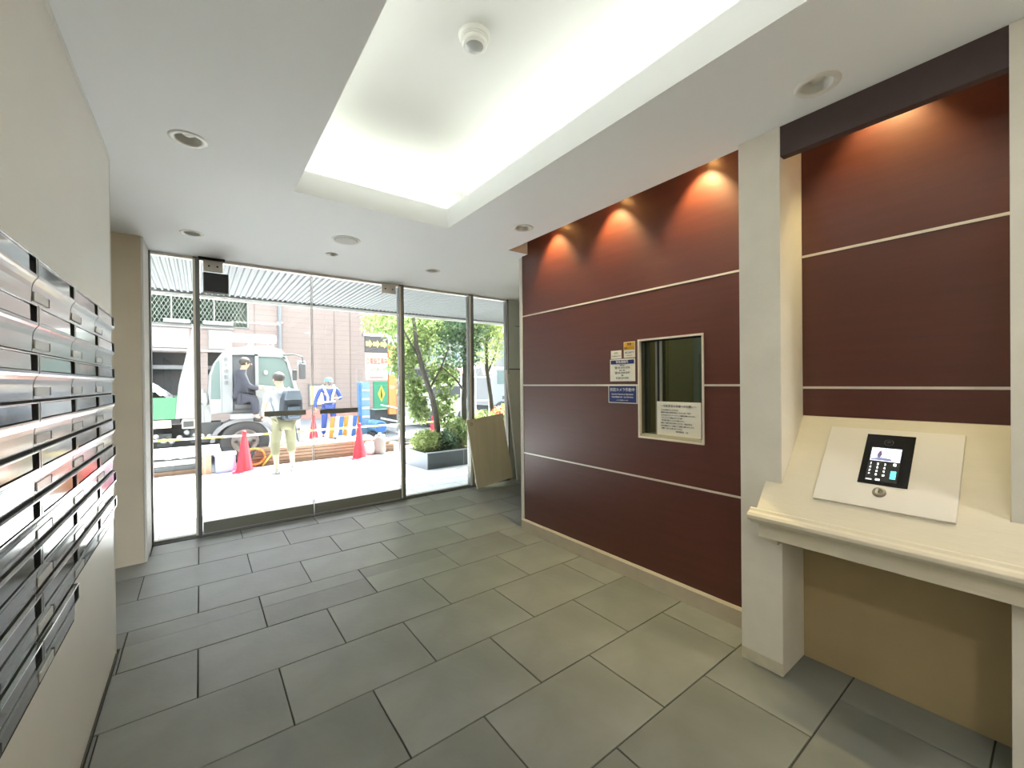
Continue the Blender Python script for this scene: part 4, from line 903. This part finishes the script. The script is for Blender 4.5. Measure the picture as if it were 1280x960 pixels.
# ------------------------------------------------------------------ planter and trees
pl = thing('planter','long dark grey planter box with low shrubs and trees','planter',(4,6.6,-.07))
zp = .185
MB().slab('z',[2.90,6.8],[6.12,7.55],[(2.95,6.75,6.17,7.5)],-.2,zp).build('box_wall', mat('planter_grey','343b3e',.5,var=.06,scale=4), pl)
bx('pale_end_panel', mat('planter_end','8d9298',.6), (2.885,2.90,6.12,7.55,-.15,zp), pl); bx('rim', mat('rim_pale','84888b',.5), (2.885,6.8,6.105,6.17,zp,zp+.015), pl)
for x in (3.55,4.2,4.85): bx('panel_joint', mat('joint_pale','878c8e',.6), (x,x+.006,6.116,6.12,-.1,zp), pl)
o = bx('soil', mat('soil','5a4c3e',.95,var=.3,scale=20), (2.95,6.75,6.17,7.5,-.2,zp-.03), pl)
def tree(label, pts, rs, crowns, n, m, size=.085, branches=()):
    t = thing('tree', label, 'tree', pts[0]); tr = MB(); tr.tube(pts, rs, 10); tr.build('trunk', m_bark, t, smooth=True)
    for b in branches: MB().tube(b,[.022,.016,.008][:len(b)],6).build('branch', m_bark, t, smooth=True)
    foliage('foliage', m, crowns, n, size, t)
tree('leafy tree with leaning trunk in the planter, just right of the door post',[(3.47,6.85,.15),(3.42,6.87,.7),(3.36,6.88,1.05),(3.2,6.9,1.5),(3.07,6.9,2.0),(3.0,6.95,2.9)],[.06,.055,.05,.045,.04,.02],
  [((3.1,7.2,2.2),(.5,.3,.6)),((3.45,7.3,1.95),(.42,.25,.45)),((3.6,7.2,2.45),(.5,.35,.35)),((2.8,7.1,2.6),(.6,.35,.5)),((3.75,7.2,1.45),(.33,.2,.28)),((3.12,7.2,1.2),(.27,.2,.28)),((2.9,7.1,1.7),(.25,.25,.3)),((3.72,7.1,.85),(.20,.2,.38)),((3.2,7.1,.85),(.20,.16,.25))], 4600, m_leaf, .095,
  [[(3.3,6.88,1.2),(3.55,6.9,1.6),(3.75,6.95,2.0)],[(3.1,6.9,1.8),(2.85,6.9,2.2),(2.7,6.9,2.6)]])
tree('tree with thin dark upright trunk behind the second door post',[(4.02,6.9,.15),(4.04,6.92,1.0),(4.10,6.95,1.9),(4.1,7.0,3.0)],[.055,.05,.045,.02],
  [((4.0,7.0,2.0),(.45,.4,.45)),((4.3,7.0,2.5),(.5,.4,.5)),((3.85,7.0,2.5),(.4,.4,.4))], 2300, m_leafd, .09, [[(4.05,6.92,1.15),(3.85,6.92,1.4),(3.6,6.95,1.6)],[(4.1,6.95,1.9),(4.3,7.0,2.3),(4.5,7.0,2.6)]])
tree('slender tree with bright leaves left of the grey side panel',[(4.85,7.1,.15),(4.78,7.1,1.0),(4.68,7.1,1.6),(4.7,7.1,2.8)],[.045,.042,.036,.018],
  [((4.7,7.1,2.1),(.42,.4,.45)),((5.0,7.1,2.6),(.45,.4,.4)),((4.55,7.0,2.6),(.4,.3,.35))], 1900, m_leaf2, .085, [[(4.7,7.1,1.5),(4.9,7.1,1.9),(5.0,7.1,2.3)]])
t = thing('street_tree','bright green street tree left of the sign trailer post','tree',(5.6,15,-.2)); MB().tube([(5.9,15,-.2),(5.8,15,2.5),(5.7,15,3.6)],[.12,.1,.05],10).build('trunk', m_bark, t, smooth=True)
foliage('foliage', m_leaf2, [((5.5,15,3.6),(.9,.8,.9)),((6.1,15,4.2),(1.0,.8,1.0)),((7.2,15,3.8),(1.0,.8,1.0)),((6.2,15,3.0),(.7,.6,.5))], 5200, .17, t)
def shrub(label, c, r, n, m, size=.06):
    t = thing('shrub', label, 'shrub', (c[0],c[1],zp-.03)); foliage('foliage', m, [(c,r)], n, size, t)
    s_ = MB()
    for i in range(7): a_ = random.random()*6.28; s_.tube([(c[0],c[1],zp-.03),(c[0]+math.cos(a_)*r[0]*.6,c[1]+math.sin(a_)*r[1]*.6,c[2]+r[2]*.4)],.006,5)
    s_.build('stems', m_bark, t)
shrub('low rounded shrub at the near left corner of the planter',(3.12,6.62,.33),(.26,.3,.2),2000,m_leaf2)
shrub('green shrub right of the leaning tree trunk',(3.72,6.6,.42),(.24,.28,.28),1800,m_leaf)
shrub('dark strap-leaved shrub at the foot of the leaning trunk',(3.42,6.45,.30),(.18,.16,.16),900,m_leafd,.09)
shrub('yellow-green shrub behind the plywood board',(4.35,6.75,.48),(.35,.3,.32),1800,m_leaf2)
shrub('bright low shrub below the slender tree',(5.05,6.9,.55),(.4,.3,.35),1700,m_leaf2)
t = thing('flower_cluster','red flowers beside the slender tree trunk','flowers',(4.75,6.75,zp-.03)); f_ = MB()
for i in range(40): f_.ell((4.75+random.gauss(0,.10),6.75+random.gauss(0,.1),.62+random.gauss(0,.13)),.024,5)
f_.build('blossoms', mat('flower_red','d85a48',.6), t)['kind'] = 'stuff'
s_ = MB()
for i in range(6): s_.tube([(4.75,6.75,zp-.03),(4.75+random.gauss(0,.08),6.75,.7)],.006,5)
s_.build('stems', m_bark, t)
